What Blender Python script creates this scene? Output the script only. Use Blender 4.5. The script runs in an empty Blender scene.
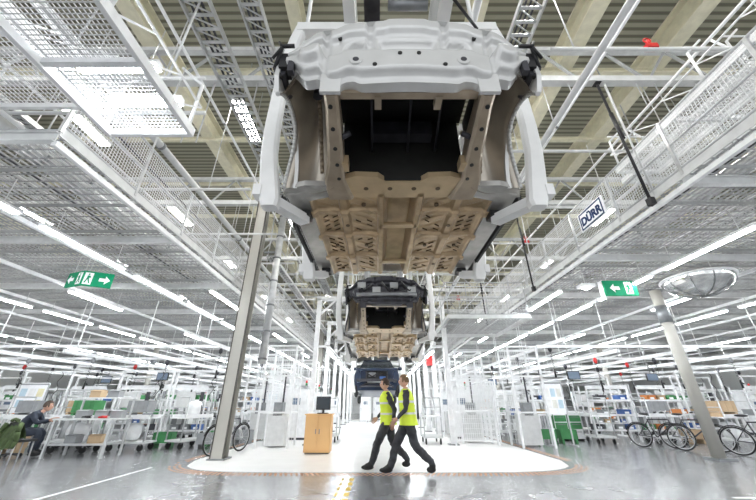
import bpy, math, random
from mathutils import Vector, Matrix, Euler
random.seed(7)
scene = bpy.context.scene
COL = scene.collection
try:
    scene.view_settings.view_transform = 'Standard'
    scene.view_settings.look = 'None'
    scene.view_settings.exposure = .08
except Exception:
    pass

# ------------------------------------------------------------------ materials
def M(name, col, rough=.5, metal=0.0, emit=0.0, var=.08, scale=6.0, ecol=None):
    m = bpy.data.materials.new(name); m.use_nodes = True
    nt = m.node_tree; b = nt.nodes['Principled BSDF']
    tc = nt.nodes.new('ShaderNodeTexCoord'); nz = nt.nodes.new('ShaderNodeTexNoise')
    nz.inputs['Scale'].default_value = scale; nz.inputs['Detail'].default_value = 3
    rp = nt.nodes.new('ShaderNodeValToRGB')
    rp.color_ramp.elements[0].position = .3; rp.color_ramp.elements[1].position = .7
    rp.color_ramp.elements[0].color = tuple(max(0, c*(1-var)) for c in col)+(1,)
    rp.color_ramp.elements[1].color = tuple(min(1, c*(1+var)) for c in col)+(1,)
    nt.links.new(tc.outputs['Object'], nz.inputs['Vector'])
    nt.links.new(nz.outputs['Fac'], rp.inputs['Fac'])
    nt.links.new(rp.outputs['Color'], b.inputs['Base Color'])
    b.inputs['Roughness'].default_value = rough; b.inputs['Metallic'].default_value = metal
    if emit:
        b.inputs['Emission Color'].default_value = (ecol or col)+(1,)
        b.inputs['Emission Strength'].default_value = emit
    return m

white = M('white_paint', (.84, .85, .86), .4)
carrierw = M('carrier_white', (.88, .88, .87), .45, var=.04)
panelw = M('body_primer_white', (.68, .68, .67), .26, .2, var=.05)
beige = M('body_primer_beige', (.38, .31, .23), .28, .4, var=.2)
silverp = M('wheel_arch_silver', (.46, .42, .36), .24, .55, var=.2, scale=3)
tan = M('body_floor_tan', (.43, .31, .18), .30, .35, var=.22)
tan2 = M('body_floor_rib_tan', (.54, .41, .25), .29, .35, var=.12)
slot = M('floor_slot_brown', (.12, .08, .045), .5, .2, var=.2)
bsheet = M('sealed_grey_sheet', (.46, .45, .43), .26, .5, var=.2)
black = M('black_plastic', (.012, .012, .014), .5, var=.3)
dark = M('dark_grey_metal', (.06, .06, .07), .45, .5, var=.3)
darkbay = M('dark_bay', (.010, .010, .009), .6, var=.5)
steel = M('galvanised_steel', (.56, .57, .58), .33, .5, var=.15)
wirew = M('bright_zinc_wire', (.76, .77, .78), .4, .2, var=.08)
grate = M('grating_steel', (.38, .39, .40), .4, .45, var=.2)
steeld = M('grey_steel', (.24, .25, .26), .4, .5, var=.2)
lgrey = M('light_grey_paint', (.62, .63, .63), .5)
mgrey = M('mid_grey_paint', (.34, .35, .35), .5)
cream = M('cream_girder', (.68, .65, .50), .55)
colm = M('column_beige_grey', (.46, .45, .41), .45, var=.06, scale=1.5)
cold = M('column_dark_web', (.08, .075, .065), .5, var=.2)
green = M('sign_green', (.0, .20, .09), .9, emit=.25)
bgreen = M('bin_green', (.05, .24, .08), .5)
blue = M('bin_blue', (.05, .13, .38), .5)
grey = M('bin_grey', (.28, .29, .30), .5)
orange = M('bin_orange', (.65, .22, .05), .5)
red = M('red_paint', (.55, .02, .02), .45)
wood = M('orange_wood', (.76, .46, .20), .5, var=.04, scale=2)
signw = M('sign_white', (.85, .86, .88), .7, emit=.12)
navy = M('logo_navy', (.01, .035, .12), .8)
hiv = M('high_visibility_yellow', (.66, .80, .05), .6, emit=.08)
silver = M('reflective_band', (.70, .71, .71), .3, .3)
skin = M('skin', (.56, .33, .24), .55)
trous = M('dark_grey_trousers', (.04, .041, .047), .8, var=.45, scale=9)
shirt = M('dark_shirt', (.04, .04, .05), .8, var=.4)
hoodie = M('dark_blue_hoodie', (.028, .036, .055), .85, var=.3)
olive = M('olive_jacket', (.055, .085, .03), .85, var=.45, scale=9)
hairm = M('brown_hair', (.05, .03, .02), .7, var=.4)
hairb = M('blond_hair', (.20, .12, .06), .7, var=.3)
lipm = M('lips', (.42, .18, .15), .5)
rubber = M('rubber_black', (.015, .015, .015), .7)
chrome = M('mirror_dome', (.72, .73, .72), .14, .85, var=.3, scale=5)
screen = M('screen_blue_grey', (.12, .16, .22), .2, emit=.3)
tube = M('fluorescent_tube', (1, 1, 1), .5, emit=62.0, var=0, ecol=(.93, .97, 1.0))
tubeh = M('highbay_tube', (1, 1, 1), .5, emit=80.0, var=0, ecol=(1.0, .98, .94))
yellowp = M('yellow_floor_paint', (.75, .52, .05), .5)
orangep = M('orange_floor_paint', (.70, .36, .20), .5)
carblue = M('car_midnight_blue', (.010, .022, .055), .34, .0, var=.1)
glassd = M('dark_glass', (.03, .04, .05), .12, .2)
cartan = M('cardboard', (.52, .38, .24), .8)
papers = [M('paper_sheet', c, .8) for c in ((.8, .8, .75), (.55, .7, .8), (.8, .75, .5), (.85, .85, .85))]

def floor_mat():
    m = bpy.data.materials.new('polished_concrete'); m.use_nodes = True
    nt = m.node_tree; b = nt.nodes['Principled BSDF']
    tc = nt.nodes.new('ShaderNodeTexCoord'); n1 = nt.nodes.new('ShaderNodeTexNoise'); n2 = nt.nodes.new('ShaderNodeTexNoise')
    n1.inputs['Scale'].default_value = .35; n1.inputs['Detail'].default_value = 8
    n2.inputs['Scale'].default_value = 3; n2.inputs['Detail'].default_value = 4
    r1 = nt.nodes.new('ShaderNodeValToRGB'); r1.color_ramp.elements[0].color = (.16, .165, .175, 1); r1.color_ramp.elements[1].color = (.29, .295, .31, 1)
    r1.color_ramp.elements[0].position = .3; r1.color_ramp.elements[1].position = .7
    r2 = nt.nodes.new('ShaderNodeValToRGB'); r2.color_ramp.elements[0].color = (.16, .16, .16, 1); r2.color_ramp.elements[1].color = (.32, .32, .32, 1)
    for n in (n1, n2): nt.links.new(tc.outputs['Object'], n.inputs['Vector'])
    nt.links.new(n1.outputs['Fac'], r1.inputs['Fac']); nt.links.new(r1.outputs['Color'], b.inputs['Base Color'])
    nt.links.new(n2.outputs['Fac'], r2.inputs['Fac']); nt.links.new(r2.outputs['Color'], b.inputs['Roughness'])
    b.inputs['Coat Weight'].default_value = .5; b.inputs['Coat Roughness'].default_value = .2
    return m
def roof_mat():
    m = bpy.data.materials.new('corrugated_roof'); m.use_nodes = True
    nt = m.node_tree; b = nt.nodes['Principled BSDF']
    tc = nt.nodes.new('ShaderNodeTexCoord'); w = nt.nodes.new('ShaderNodeTexWave')
    w.wave_type = 'BANDS'; w.bands_direction = 'Y'; w.inputs['Scale'].default_value = 1.6
    r = nt.nodes.new('ShaderNodeValToRGB')
    r.color_ramp.elements[0].color = (.15, .145, .105, 1); r.color_ramp.elements[1].color = (.36, .35, .27, 1)
    r.color_ramp.elements[0].position = .2; r.color_ramp.elements[1].position = .6
    nt.links.new(tc.outputs['Object'], w.inputs['Vector']); nt.links.new(w.outputs['Fac'], r.inputs['Fac'])
    nt.links.new(r.outputs['Color'], b.inputs['Base Color']); b.inputs['Roughness'].default_value = .6
    bp = nt.nodes.new('ShaderNodeBump'); bp.inputs['Strength'].default_value = .5
    nt.links.new(w.outputs['Fac'], bp.inputs['Height']); nt.links.new(bp.outputs['Normal'], b.inputs['Normal'])
    return m

# ------------------------------------------------------------------ mesh builder
class MB:
    def __init__(s): s.v = []; s.f = []; s.mi = []; s.mats = []; s.sm = []
    def m(s, mat):
        if mat not in s.mats: s.mats.append(mat)
        return s.mats.index(mat)
    def add(s, vs, fs, mat, smooth=False):
        o = len(s.v); k = s.m(mat)
        s.v += [tuple(v) for v in vs]
        for f in fs: s.f.append(tuple(i+o for i in f)); s.mi.append(k); s.sm.append(smooth)
        return s
    def box(s, c, d, mat, R=None):
        x, y, z = d[0]/2, d[1]/2, d[2]/2
        vs = [Vector(p) for p in ((-x,-y,-z),(x,-y,-z),(x,y,-z),(-x,y,-z),(-x,-y,z),(x,-y,z),(x,y,z),(-x,y,z))]
        if R is not None: vs = [R @ v for v in vs]
        c = Vector(c)
        return s.add([v+c for v in vs], [(0,3,2,1),(4,5,6,7),(0,1,5,4),(1,2,6,5),(2,3,7,6),(3,0,4,7)], mat)
    def frame(s, p1, p2):
        p1 = Vector(p1); p2 = Vector(p2); d = (p2-p1)
        d.normalize()
        up = Vector((0,0,1)) if abs(d.z) < .95 else Vector((0,1,0))
        a = d.cross(up).normalized(); b = a.cross(d).normalized()
        return p1, p2, d, a, b
    def beam(s, p1, p2, w, h, mat):
        p1, p2, d, a, b = s.frame(p1, p2); w /= 2; h /= 2
        vs = [p+a*sx*w+b*sy*h for p in (p1, p2) for sx, sy in ((-1,-1),(1,-1),(1,1),(-1,1))]
        return s.add(vs, [(0,3,2,1),(4,5,6,7),(0,1,5,4),(1,2,6,5),(2,3,7,6),(3,0,4,7)], mat)
    def ibeam(s, p1, p2, w, h, mat, t=.02):
        P1, P2, d, a, b = s.frame(p1, p2)
        s.beam(P1+b*(h/2), P2+b*(h/2), w, t, mat); s.beam(P1-b*(h/2), P2-b*(h/2), w, t, mat)
        return s.beam(P1, P2, t, h, mat)
    def tube(s, p1, p2, r, mat, n=8, r2=None):
        p1, p2, d, a, b = s.frame(p1, p2); r2 = r if r2 is None else r2
        vs = [p1+(a*math.cos(2*math.pi*i/n)+b*math.sin(2*math.pi*i/n))*r for i in range(n)]
        vs += [p2+(a*math.cos(2*math.pi*i/n)+b*math.sin(2*math.pi*i/n))*r2 for i in range(n)]
        s.add(vs, [(i, (i+1) % n, n+(i+1) % n, n+i) for i in range(n)], mat, True)
        return s._caps(len(s.v)-2*n, n, mat)
    def _caps(s, o, n, mat):
        k = s.m(mat)
        s.f.append(tuple(o+i for i in reversed(range(n)))); s.mi.append(k); s.sm.append(False)
        s.f.append(tuple(o+n+i for i in range(n))); s.mi.append(k); s.sm.append(False)
        return s
    def path(s, pts, r, mat, n=8):
        for a, b in zip(pts[:-1], pts[1:]): s.tube(a, b, r, mat, n)
        return s
    def loft(s, rings, mat, cap=True, smooth=True):
        n = len(rings[0]); o = len(s.v); k = s.m(mat)
        for r in rings: s.v += [tuple(p) for p in r]
        for j in range(len(rings)-1):
            for i in range(n):
                s.f.append((o+j*n+i, o+j*n+(i+1) % n, o+(j+1)*n+(i+1) % n, o+(j+1)*n+i)); s.mi.append(k); s.sm.append(smooth)
        if cap:
            s.f.append(tuple(o+i for i in reversed(range(n)))); s.mi.append(k); s.sm.append(False)
            e = o+(len(rings)-1)*n
            s.f.append(tuple(e+i for i in range(n))); s.mi.append(k); s.sm.append(False)
        return s
    def prism(s, pts, vec, mat):
        vec = Vector(vec); n = len(pts); P = [Vector(p) for p in pts]
        vs = P+[p+vec for p in P]
        fs = [tuple(range(n)), tuple(reversed(range(n, 2*n)))]+[(i, n+i, n+(i+1) % n, (i+1) % n) for i in range(n)]
        return s.add(vs, fs, mat)
    def grid(s, fn, nu, nv, mat, smooth=True):
        vs = [fn(i/nu, j/nv) for j in range(nv+1) for i in range(nu+1)]
        fs = [(j*(nu+1)+i, j*(nu+1)+i+1, (j+1)*(nu+1)+i+1, (j+1)*(nu+1)+i) for j in range(nv) for i in range(nu)]
        return s.add(vs, fs, mat, smooth)
    def ell(s, c, rad, mat, nu=14, nv=9):
        c = Vector(c)
        return s.grid(lambda u, v: c+Vector((rad[0]*math.cos(2*math.pi*u)*math.sin(math.pi*v), rad[1]*math.sin(2*math.pi*u)*math.sin(math.pi*v), -rad[2]*math.cos(math.pi*v))), nu, nv, mat)
    def torus(s, c, R, r, mat, n=28, m=8):
        c = Vector(c)   # axis Y
        return s.grid(lambda u, v: c+Vector(((R+r*math.cos(2*math.pi*v))*math.cos(2*math.pi*u), r*math.sin(2*math.pi*v), (R+r*math.cos(2*math.pi*v))*math.sin(2*math.pi*u))), n, m, mat)
    def mesh(s, name):
        me = bpy.data.meshes.new(name); me.from_pydata(s.v, [], s.f)
        for mt in s.mats: me.materials.append(mt)
        me.polygons.foreach_set('material_index', s.mi); me.polygons.foreach_set('use_smooth', s.sm)
        me.update(); return me

def obj(name, mb, loc=(0,0,0), rot=(0,0,0), label=None, cat=None, group=None, kind=None, parent=None, scale=None):
    o = bpy.data.objects.new(name, mb.mesh(name) if isinstance(mb, MB) else mb)
    COL.objects.link(o); o.location = loc; o.rotation_euler = rot
    if scale: o.scale = scale
    if label: o['label'] = label
    if cat: o['category'] = cat
    if group: o['group'] = group
    if kind: o['kind'] = kind
    if parent: o.parent = parent
    return o
def root(name, label, cat, loc=(0,0,0), rot=(0,0,0), group=None, scale=None):
    return obj(name, None, loc, rot, label, cat, group, scale=scale)
def part(p, name, mb, label=None, loc=(0,0,0), rot=(0,0,0)):
    return obj(name, mb, loc, rot, label=label, parent=p)
def dup(r, loc=None, rot=None, scale=None, label=None):
    n = r.copy(); COL.objects.link(n)
    if loc is not None: n.location = loc
    if rot is not None: n.rotation_euler = rot
    if scale is not None: n.scale = scale
    if label: n['label'] = label
    def rec(a, b):
        for ch in a.children:
            c = ch.copy(); COL.objects.link(c); c.parent = b; rec(ch, c)
    rec(r, n); return n

# ------------------------------------------------------------------ setting
obj('floor', MB().box((0, 26, -.1), (64, 62, .2), floor_mat()), kind='structure')
obj('ceiling', MB().box((0, 26, 10.6), (64, 62, .2), roof_mat()), kind='structure')
wallm = M('wall_light', (.82, .84, .84), .7, scale=.4)
obj('wall_back', MB().box((0, 57.1, 5.25), (64, .2, 10.5), wallm), kind='structure')
obj('wall_left', MB().box((-32.1, 26, 5.25), (.2, 62, 10.5), wallm), kind='structure')
obj('wall_right', MB().box((32.1, 26, 5.25), (.2, 62, 10.5), wallm), kind='structure')
padm = M('white_floor_coating', (.88, .88, .87), .3, var=.03, scale=2)
def front(t): return 7.75+1.5*(1-math.sqrt(max(0, 1-abs(t)**6)))
PW = 4.45
pts = [(-PW-.05, 34, .002)]
for i in range(41):
    t = -1+2*i/40; pts.append((PW*t, front(t), .002))
pts += [(PW+.05, 34, .002)]
obj('trim_1', MB().prism(list(reversed(pts)), (0, 0, .004), padm), kind='structure')
dm = MB()
for row, (off, sz) in enumerate(((.10, .05), (.20, .045), (.30, .04))):
    for i in range(90):
        t = -1+2*(i+.5*(row % 2))/90; dm.box(((PW+.05+off*.6)*t, front(t)-off, .004), (sz, sz, .004), orangep)
for sx in (-1, 1):
    for k in range(70): dm.box((sx*(PW+.16), 9.3+k*.12, .004), (.045, .05, .004), orangep); dm.box((sx*(PW+.27), 9.36+k*.12, .004), (.04, .045, .004), orangep)
obj('trim_2', dm, kind='structure')
dm = MB()
for k in range(9): dm.box((-.48, 4.2+k*.36, .004), (.08, .20, .004), yellowp)
for k in range(9): dm.box((-.64, 4.2+k*.36, .004), (.04, .20, .004), yellowp)
obj('trim_3', dm, kind='structure')
dm = MB(); dm.box((-4.9, 6.9, .004), (.06, 2.8, .004), signw); dm.box((6.2, 5.8, .004), (2.0, .06, .004), signw)
obj('trim_4', dm, kind='structure')

# ------------------------------------------------------------------ roof girders, cross beams
for i, (x, z, w) in enumerate([(-12, 9.6, .4), (-5.6, 9.5, .38), (-2.0, 9.9, .3), (2.4, 9.9, .3), (4.9, 9.5, .38), (7.3, 9.5, .38), (13, 9.6, .4), (-19, 9.6, .4), (20, 9.6, .4)]):
    mb = MB().ibeam((x, -1, z), (x, 55, z), w, .6, cream, .05)
    obj('roof_girder', mb, label='long cream painted steel roof girder under the corrugated roof', cat='girder', group='roof girders')
for k in range(9):
    y = 4.8+4.8*k; mb = MB()
    z1, z2 = 8.75, 7.7
    mb.beam((-30, y, z1), (30, y, z1), .14, .12, lgrey); mb.beam((-30, y, z2), (30, y, z2), .16, .16, lgrey)
    for j in range(40):
        x = -30+j*1.5
        mb.beam((x, y, z2), (x+.75, y, z1), .05, .05, mgrey); mb.beam((x+.75, y, z1), (x+1.5, y, z2), .05, .05, mgrey)
    obj('roof_truss', mb, label='pale grey steel cross truss carrying the hanging platforms', cat='truss', group='roof trusses')
for k in range(14):
    y = .8+k*2.4
    obj('roof_purlin', MB().ibeam((-30, y, 9.15), (30, y, 9.15), .1, .14, cream, .02), label='thin cream steel purlin crossing below the roof', cat='beam', group='roof purlins')
def tray(x, z, w, y0, y1, lab):
    mb = MB()
    for s in (-1, 1): mb.beam((x+s*w/2, y0, z), (x+s*w/2, y1, z), .03, .1, steel)
    k = y0
    while k < y1:
        mb.beam((x-w/2, k, z), (x+w/2, k, z), .05, .02, steel); mb.beam((x-w/2, k, z), (x+w/2, k+.22, z), .02, .02, steel); k += .22
    for c in range(3): mb.beam((x-w/4+c*w/5, y0, z+.04), (x-w/4+c*w/5, y1, z+.04), .03, .03, dark)
    kk = 4.8
    while kk < y1:
        mb.tube((x-w/2-.02, kk, z), (x-w/2-.02, kk, 7.7), .015, steel, 6); mb.tube((x+w/2+.02, kk, z), (x+w/2+.02, kk, 7.7), .015, steel, 6); kk += 4.8
    obj('cable_tray', mb, label=lab, cat='cable tray', group='cable trays')
tray(-2.9, 7.0, .45, 0, 40, 'galvanised ladder cable tray with black cables')
tray(-2.15, 7.3, .35, 0, 40, 'narrow galvanised ladder cable tray')
tray(2.55, 7.2, .4, 0, 40, 'galvanised ladder cable tray with black cables')
tray(-3.75, 5.9, .26, 10.2, 30, 'narrow galvanised ladder cable tray')
tray(-9.2, 6.4, .5, 0, 36, 'wide galvanised ladder cable tray')
tray(10.8, 6.3, .5, 0, 36, 'wide galvanised ladder cable tray')
tray(-6.5, 5.9, .3, 0, 36, 'narrow galvanised ladder cable tray')
for (x, z, r, mt, lb) in [(-4.9, 6.5, .08, lgrey, 'long pale pipe below the roof'), (3.6, 6.4, .06, lgrey, 'long pale pipe below the roof'), (-7.5, 6.2, .20, steel, 'round galvanised air duct'), (9.5, 6.8, .22, steel, 'round galvanised air duct'), (1.7, 7.4, .07, lgrey, 'long pale pipe below the roof'),
                          (-6.1, 5.5, .04, white, 'thin white sprinkler pipe'), (-8.4, 5.3, .04, white, 'thin white sprinkler pipe'), (6.1, 5.9, .04, white, 'thin white sprinkler pipe'), (8.3, 5.4, .04, white, 'thin white sprinkler pipe'), (-11.3, 5.4, .04, white, 'thin white sprinkler pipe'), (11.9, 5.4, .04, white, 'thin white sprinkler pipe'),
                          (-3.62, 7.2, .03, white, 'thin white conduit'), (-6.9, 6.9, .03, white, 'thin white conduit'), (4.2, 7.1, .03, white, 'thin white conduit'), (5.7, 6.9, .03, white, 'thin white conduit'), (8.0, 6.4, .03, white, 'thin white conduit'), (-10.3, 6.0, .03, white, 'thin white conduit'),
                          (-5.4, 6.1, .03, white, 'thin white conduit'), (-5.0, 5.9, .025, dark, 'thin dark conduit'), (7.0, 5.6, .03, dark, 'thin dark conduit'), (-7.0, 5.4, .03, dark, 'thin dark conduit')]:
    mb = MB().tube((x, 0, z), (x, 43, z), r, mt, 10)
    for k in range(8):
        mb.tube((x, 4.8+4.8*k, z), (x, 4.8+4.8*k, 7.7), .011, steel, 6)
        mb.tube((x, 1+4.5*k, z), (x, 1.06+4.5*k, z), r*1.25, steeld, 10)
    obj('pipe', mb, label=lb+' running along the hall', cat='pipe')

# ------------------------------------------------------------------ mezzanine platforms
def mezz(x0, x1, y0, y1, z, label, edge):
    r = root('mezzanine_platform', label, 'platform', (0, 0, z))
    g = MB(); x = x0
    while x <= x1+.001:
        g.beam((x, y0, .05), (x, y1, .05), .011, .03, grate); x += .115
    y = y0
    while y <= y1+.001:
        g.beam((x0, y, .04), (x1, y, .04), .013, .02, grate); y += .19
    part(r, 'grating', g)
    y = y0
    while y <= y1+.001:
        part(r, 'cross_beam', MB().ibeam((x0, y, -.10), (x1, y, -.10), .09, .15, lgrey, .015)); y += 3.05
    y = y0+.76
    while y <= y1:
        part(r, 'secondary_beam', MB().beam((x0, y, -.03), (x1, y, -.03), .03, .055, mgrey)); y += 1.01
    x = x0
    while x <= x1+.001:
        part(r, 'stringer', MB().beam((x, y0, -.20), (x, y1, -.20), .07, .08, white)); x += 2.45
    ra = MB(); X = edge
    for h in (1.1, .6, .12): ra.tube((X, y0, h), (X, y1, h), .022, steel, 8)
    y = y0
    while y <= y1+.001:
        ra.beam((X, y, 0), (X, y, 1.1), .045, .045, steel); y += 1.5
    ra.beam((X, y0, .02), (X, y1, .02), .02, .15, lgrey)
    part(r, 'railing', ra)
    w = MB(); y = y0
    while y <= min(y1, 26):
        w.beam((X, y, .05), (X, y, 1.08), .007, .007, wirew); y += .055
    h = .12
    while h < 1.08:
        w.beam((X, y0, h), (X, y1, h), .007, .007, wirew); h += .055
    part(r, 'wire_mesh_infill', w)
    sg = 1 if X > 0 else -1; yy = 4.8
    while yy < y1:
        for q in (0, 2, 4):
            x = X+sg*2.45*q; part(r, 'hanger_rod', MB().tube((x, yy, 0), (x, yy, 3.05), .018, lgrey, 6))
        yy += 4.8
    return r
mezz(5.0, 24.6, 1.2, 43, 4.63, 'grey steel grating mezzanine with wire mesh railing along the aisle', 5.0)
mezz(-24.0, -4.4, 3.3, 43, 4.63, 'grey steel grating mezzanine beside the wire mesh tray', -4.4)
# side platform just beyond the second body
r = root('access_platform', 'small grey steel access platform with mesh guardrail beside conveyor', 'platform', (2.3, 10.4, 3.9))
g = MB()
for i in range(24): g.beam((.05+i*.11, 0, 0), (.05+i*.11, 3.2, 0), .012, .03, grate)
for i in range(17): g.beam((0, i*.2, 0), (2.65, i*.2, 0), .012, .02, grate)
part(r, 'grating', g)
part(r, 'frame', MB().beam((0, 0, -.08), (2.68, 0, -.08), .08, .12, lgrey).beam((0, 3.2, -.08), (2.68, 3.2, -.08), .08, .12, lgrey).beam((0, 0, -.08), (0, 3.2, -.08), .08, .12, lgrey).beam((2.66, 0, -.08), (2.66, 3.2, -.08), .08, .12, lgrey))
g = MB()
for h in (.55, 1.1): g.tube((0, 0, h), (2.66, 0, h), .02, steel); g.tube((0, 0, h), (0, 3.2, h), .02, steel)
for i in range(5): g.tube((i*.66, 0, 0), (i*.66, 0, 1.1), .018, steel)
for i in range(28): g.beam((i*.096, 0, 0), (i*.096, 0, 1.1), .006, .006, wirew)
for i in range(12): g.beam((0, 0, i*.09+.05), (2.66, 0, i*.09+.05), .006, .006, wirew)
part(r, 'guardrail', g)
for x in (.1, 2.5): part(r, 'hanger_rod', MB().tube((x, 1.6, 0), (x, 1.6, 4.9), .02, lgrey, 6))
for k in range(9):
    y = 4.0+k*2.2
    mb = MB().tube((-14, y, 5.8), (-3.0, y, 5.8), .035, lgrey, 8)
    for x in (-12, -8, -4): mb.tube((x, y, 5.8), (x, y, 9.1), .012, lgrey, 6)
    obj('hanging_pipe', mb, label='pale horizontal pipe hung from the roof steel', cat='pipe', group='hanging pipes')
for k in range(8):
    y = 3.4+k*2.4
    mb = MB().tube((2.9, y, 6.6), (12.0, y, 6.6), .035, lgrey, 8)
    for x in (3.3, 7, 11): mb.tube((x, y, 6.6), (x, y, 9.1), .012, lgrey, 6)
    obj('hanging_pipe', mb, label='pale horizontal pipe with red valve hung from roof steel', cat='pipe', group='hanging pipes')
    if k % 3 == 0:
        v = MB().box((0, 0, 0), (.18, .10, .10), red); v.tube((0, 0, .05), (0, 0, .18), .025, red); v.torus((0, 0, .18), .06, .012, red, 14, 6)
        obj('pipe_valve', v, (4.6+.9*(k % 2), y, 6.66), label='red valve on the hanging pipe', cat='valve', group='red valves')
for y in (4.8, 9.6, 14.4):
    mb = MB().tube((0, 0, 0), (-.05, 0, 3.2), .026, black, 8); mb.box((0, 0, 0), (.09, .11, .14), black); mb.box((-.05, 0, 3.15), (.12, .14, .12), black)
    mb.tube((0, 0, 1.5), (-.03, 0, 2.2), .038, black, 8)
    obj('hanger_strut', mb, (4.88, y, 4.5), label='black steel hanger strut holding the mezzanine edge', cat='strut', group='black hanger struts')

def meshtray(loc, w, l, label, up=4.0, sp=.045):
    r = root('wire_mesh_tray', label, 'platform', loc)
    f = MB()
    for x in (0, w): f.beam((x, 0, 0), (x, l, 0), .05, .12, white)
    for y in (0, l/3, 2*l/3, l): f.beam((0, y, 0), (w, y, 0), .05, .08, white)
    part(r, 'frame', f)
    g = MB(); n = int(w/sp)
    for i in range(n+1): g.beam((i*w/n, 0, .03), (i*w/n, l, .03), .009, .008, wirew)
    n = int(l/sp)
    for i in range(n+1): g.beam((0, i*l/n, .03), (w, i*l/n, .03), .009, .008, wirew)
    part(r, 'wire_mesh', g)
    h = MB()
    for y in (.1, l*.5, l-.1):
        for x, dx in ((0, .35), (w, -.35)):
            h.tube((x, y, 0), (x, y, .75), .02, white); h.tube((x, y, .75), (x+dx, y, 1.1), .02, white)
        h.tube((0, y, .9), (w, y, .9), .018, white)
    for x in (0, w): h.tube((x, 0, .45), (x, l, .45), .016, white)
    for k in range(6): h.tube((w, k*l/6, .0), (w, (k+1)*l/6, .45), .012, white); h.tube((0, k*l/6, .0), (0, (k+1)*l/6, .45), .012, white)
    part(r, 'rail_frame', h)
    for y in (.1, l-.1): part(r, 'hanger_rod', MB().tube((w/2, y, .9), (w/2, y, up), .016, steel))
meshtray((-3.35, .2, 4.3), 1.02, 2.8, 'white framed hanging wire mesh protection tray', 4.8, .045)
meshtray((-5.3, .2, 4.9), 1.5, 2.9, 'wider white framed hanging wire mesh tray', 4.2, .06)
meshtray((6.3, .5, 6.4), 1.5, 6.2, 'white framed wire mesh tray hung above the walkway', 2.7, .06)
meshtray((5.15, 1.3, 5.75), .9, 4.2, 'narrow white framed wire mesh tray above the railing', 3.3, .06)

# light fixtures
def fixture(mat, L=1.6, up=.54):
    r = root('light_fixture', 'white hanging fluorescent light fixture, lit', 'light', group='hanging fluorescent lights')
    part(r, 'housing', MB().prism([(-.07, -L/2, .03), (.07, -L/2, .03), (.04, -L/2, .09), (-.04, -L/2, .09)], (0, L, 0), white))
    for y in (-L*.37, L*.37): part(r, 'hanger_rod', MB().tube((0, y, .09), (0, y, up), .008, steel, 5))
    for x in (-.03, .03): part(r, 'lamp_tube', MB().tube((x, -L/2+.04, .01), (x, L/2-.04, .01), .018, mat, 8))
    return r
fx = fixture(tube, 2.1)
first = True
for x in (-17.5, -11.5, -6.1, 6.85, 12, 18):
    for k in range(13):
        y = 3.6+k*2.5+(0 if abs(x) < 8 else .8)
        if k > 9 and abs(x) > 15: continue
        if first: fx.location = (x, y, 4.12); first = False
        else: dup(fx, (x, y, 4.12))
for x in (-4.75, 5.2, -8.8, 9.4):
    for k in range(4): dup(fx, (x, 9.8+k*6.1, 4.12))
for y in (2.3, 2.75): dup(fx, (-2.84, y, 4.52), (0, 0, math.pi/2), (.9, .42, 1.3), 'bright white lamp lying above the wire mesh tray')
hb = root('highbay_light', 'white high bay light fixture under the roof, lit', 'light', (0, 0, 0), group='high bay lights')
part(hb, 'housing', MB().box((0, 0, .06), (.34, 1.5, .07), white))
for y in (-.5, .5): part(hb, 'hanger_rod', MB().tube((0, y, .1), (0, y, 1.9), .012, steel, 5))
for x in (-.11, 0, .11): part(hb, 'lamp_tube', MB().tube((x, -.7, 0), (x, .7, 0), .035, tubeh, 8))
hp = [(x, y, 8.6) for x in (-15, -8.6, 1.2, 3.3, 9.8, 16) for y in (2.6, 7.0, 12, 17, 24, 31)] + [(-3.8, y, 8.6) for y in (6.8, 12, 24)]
hb.location = hp[0]
for p in hp[1:]: dup(hb, p)

# ------------------------------------------------------------------ columns
def ibcol(loc, w, h, label):
    r = root('column', label, 'column', loc)
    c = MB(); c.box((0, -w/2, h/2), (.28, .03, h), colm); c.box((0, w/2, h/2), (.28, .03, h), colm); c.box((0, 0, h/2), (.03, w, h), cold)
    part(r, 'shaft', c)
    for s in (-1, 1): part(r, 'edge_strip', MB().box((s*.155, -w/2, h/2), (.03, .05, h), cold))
    part(r, 'base_plate', MB().box((0, 0, .02), (.44, w*1.3, .04), steeld))
    part(r, 'head_plate', MB().box((0, 0, h), (.44, w*1.25, .06), steeld))
    return r
ibcol((-3.95, 9.45, 0), .34, 7.6, 'tall beige grey steel I-beam column beside the aisle')
ibcol((-4.1, 24, 0), .34, 7.6, 'tall beige grey steel I-beam column')
r = root('column', 'round beige grey steel column carrying the mezzanine', 'column', (8.5, 9.45, 0))
part(r, 'shaft', MB().tube((0, 0, .04), (0, 0, 4.38), .14, colm, 24))
part(r, 'base_plate', MB().box((0, 0, .02), (.46, .46, .04), steeld))
part(r, 'collar', MB().tube((0, 0, 3.4), (0, 0, 3.9), .16, steeld, 24))
for (x, y) in ((13.5, 20.3), (-13.5, 20.3), (8.6, 25), (-9, 32.5), (5.6, 33)):
    dup(r, (x, y, 0))
mb = MB().tube((-3.36, 9.78, 2.3), (-3.36, 9.78, 7.66), .11, steel, 14)
for k in range(7): mb.tube((-3.36, 9.78, 2.4+k*.8), (-3.36, 9.78, 2.45+k*.8), .13, steeld, 14)
mb.box((-3.6, 9.68, 3.2), (.36, .06, .05), steeld); mb.box((-3.6, 9.68, 5.8), (.36, .06, .05), steeld)
obj('air_duct', mb, label='round galvanised downpipe fixed beside the steel column', cat='duct')

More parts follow.
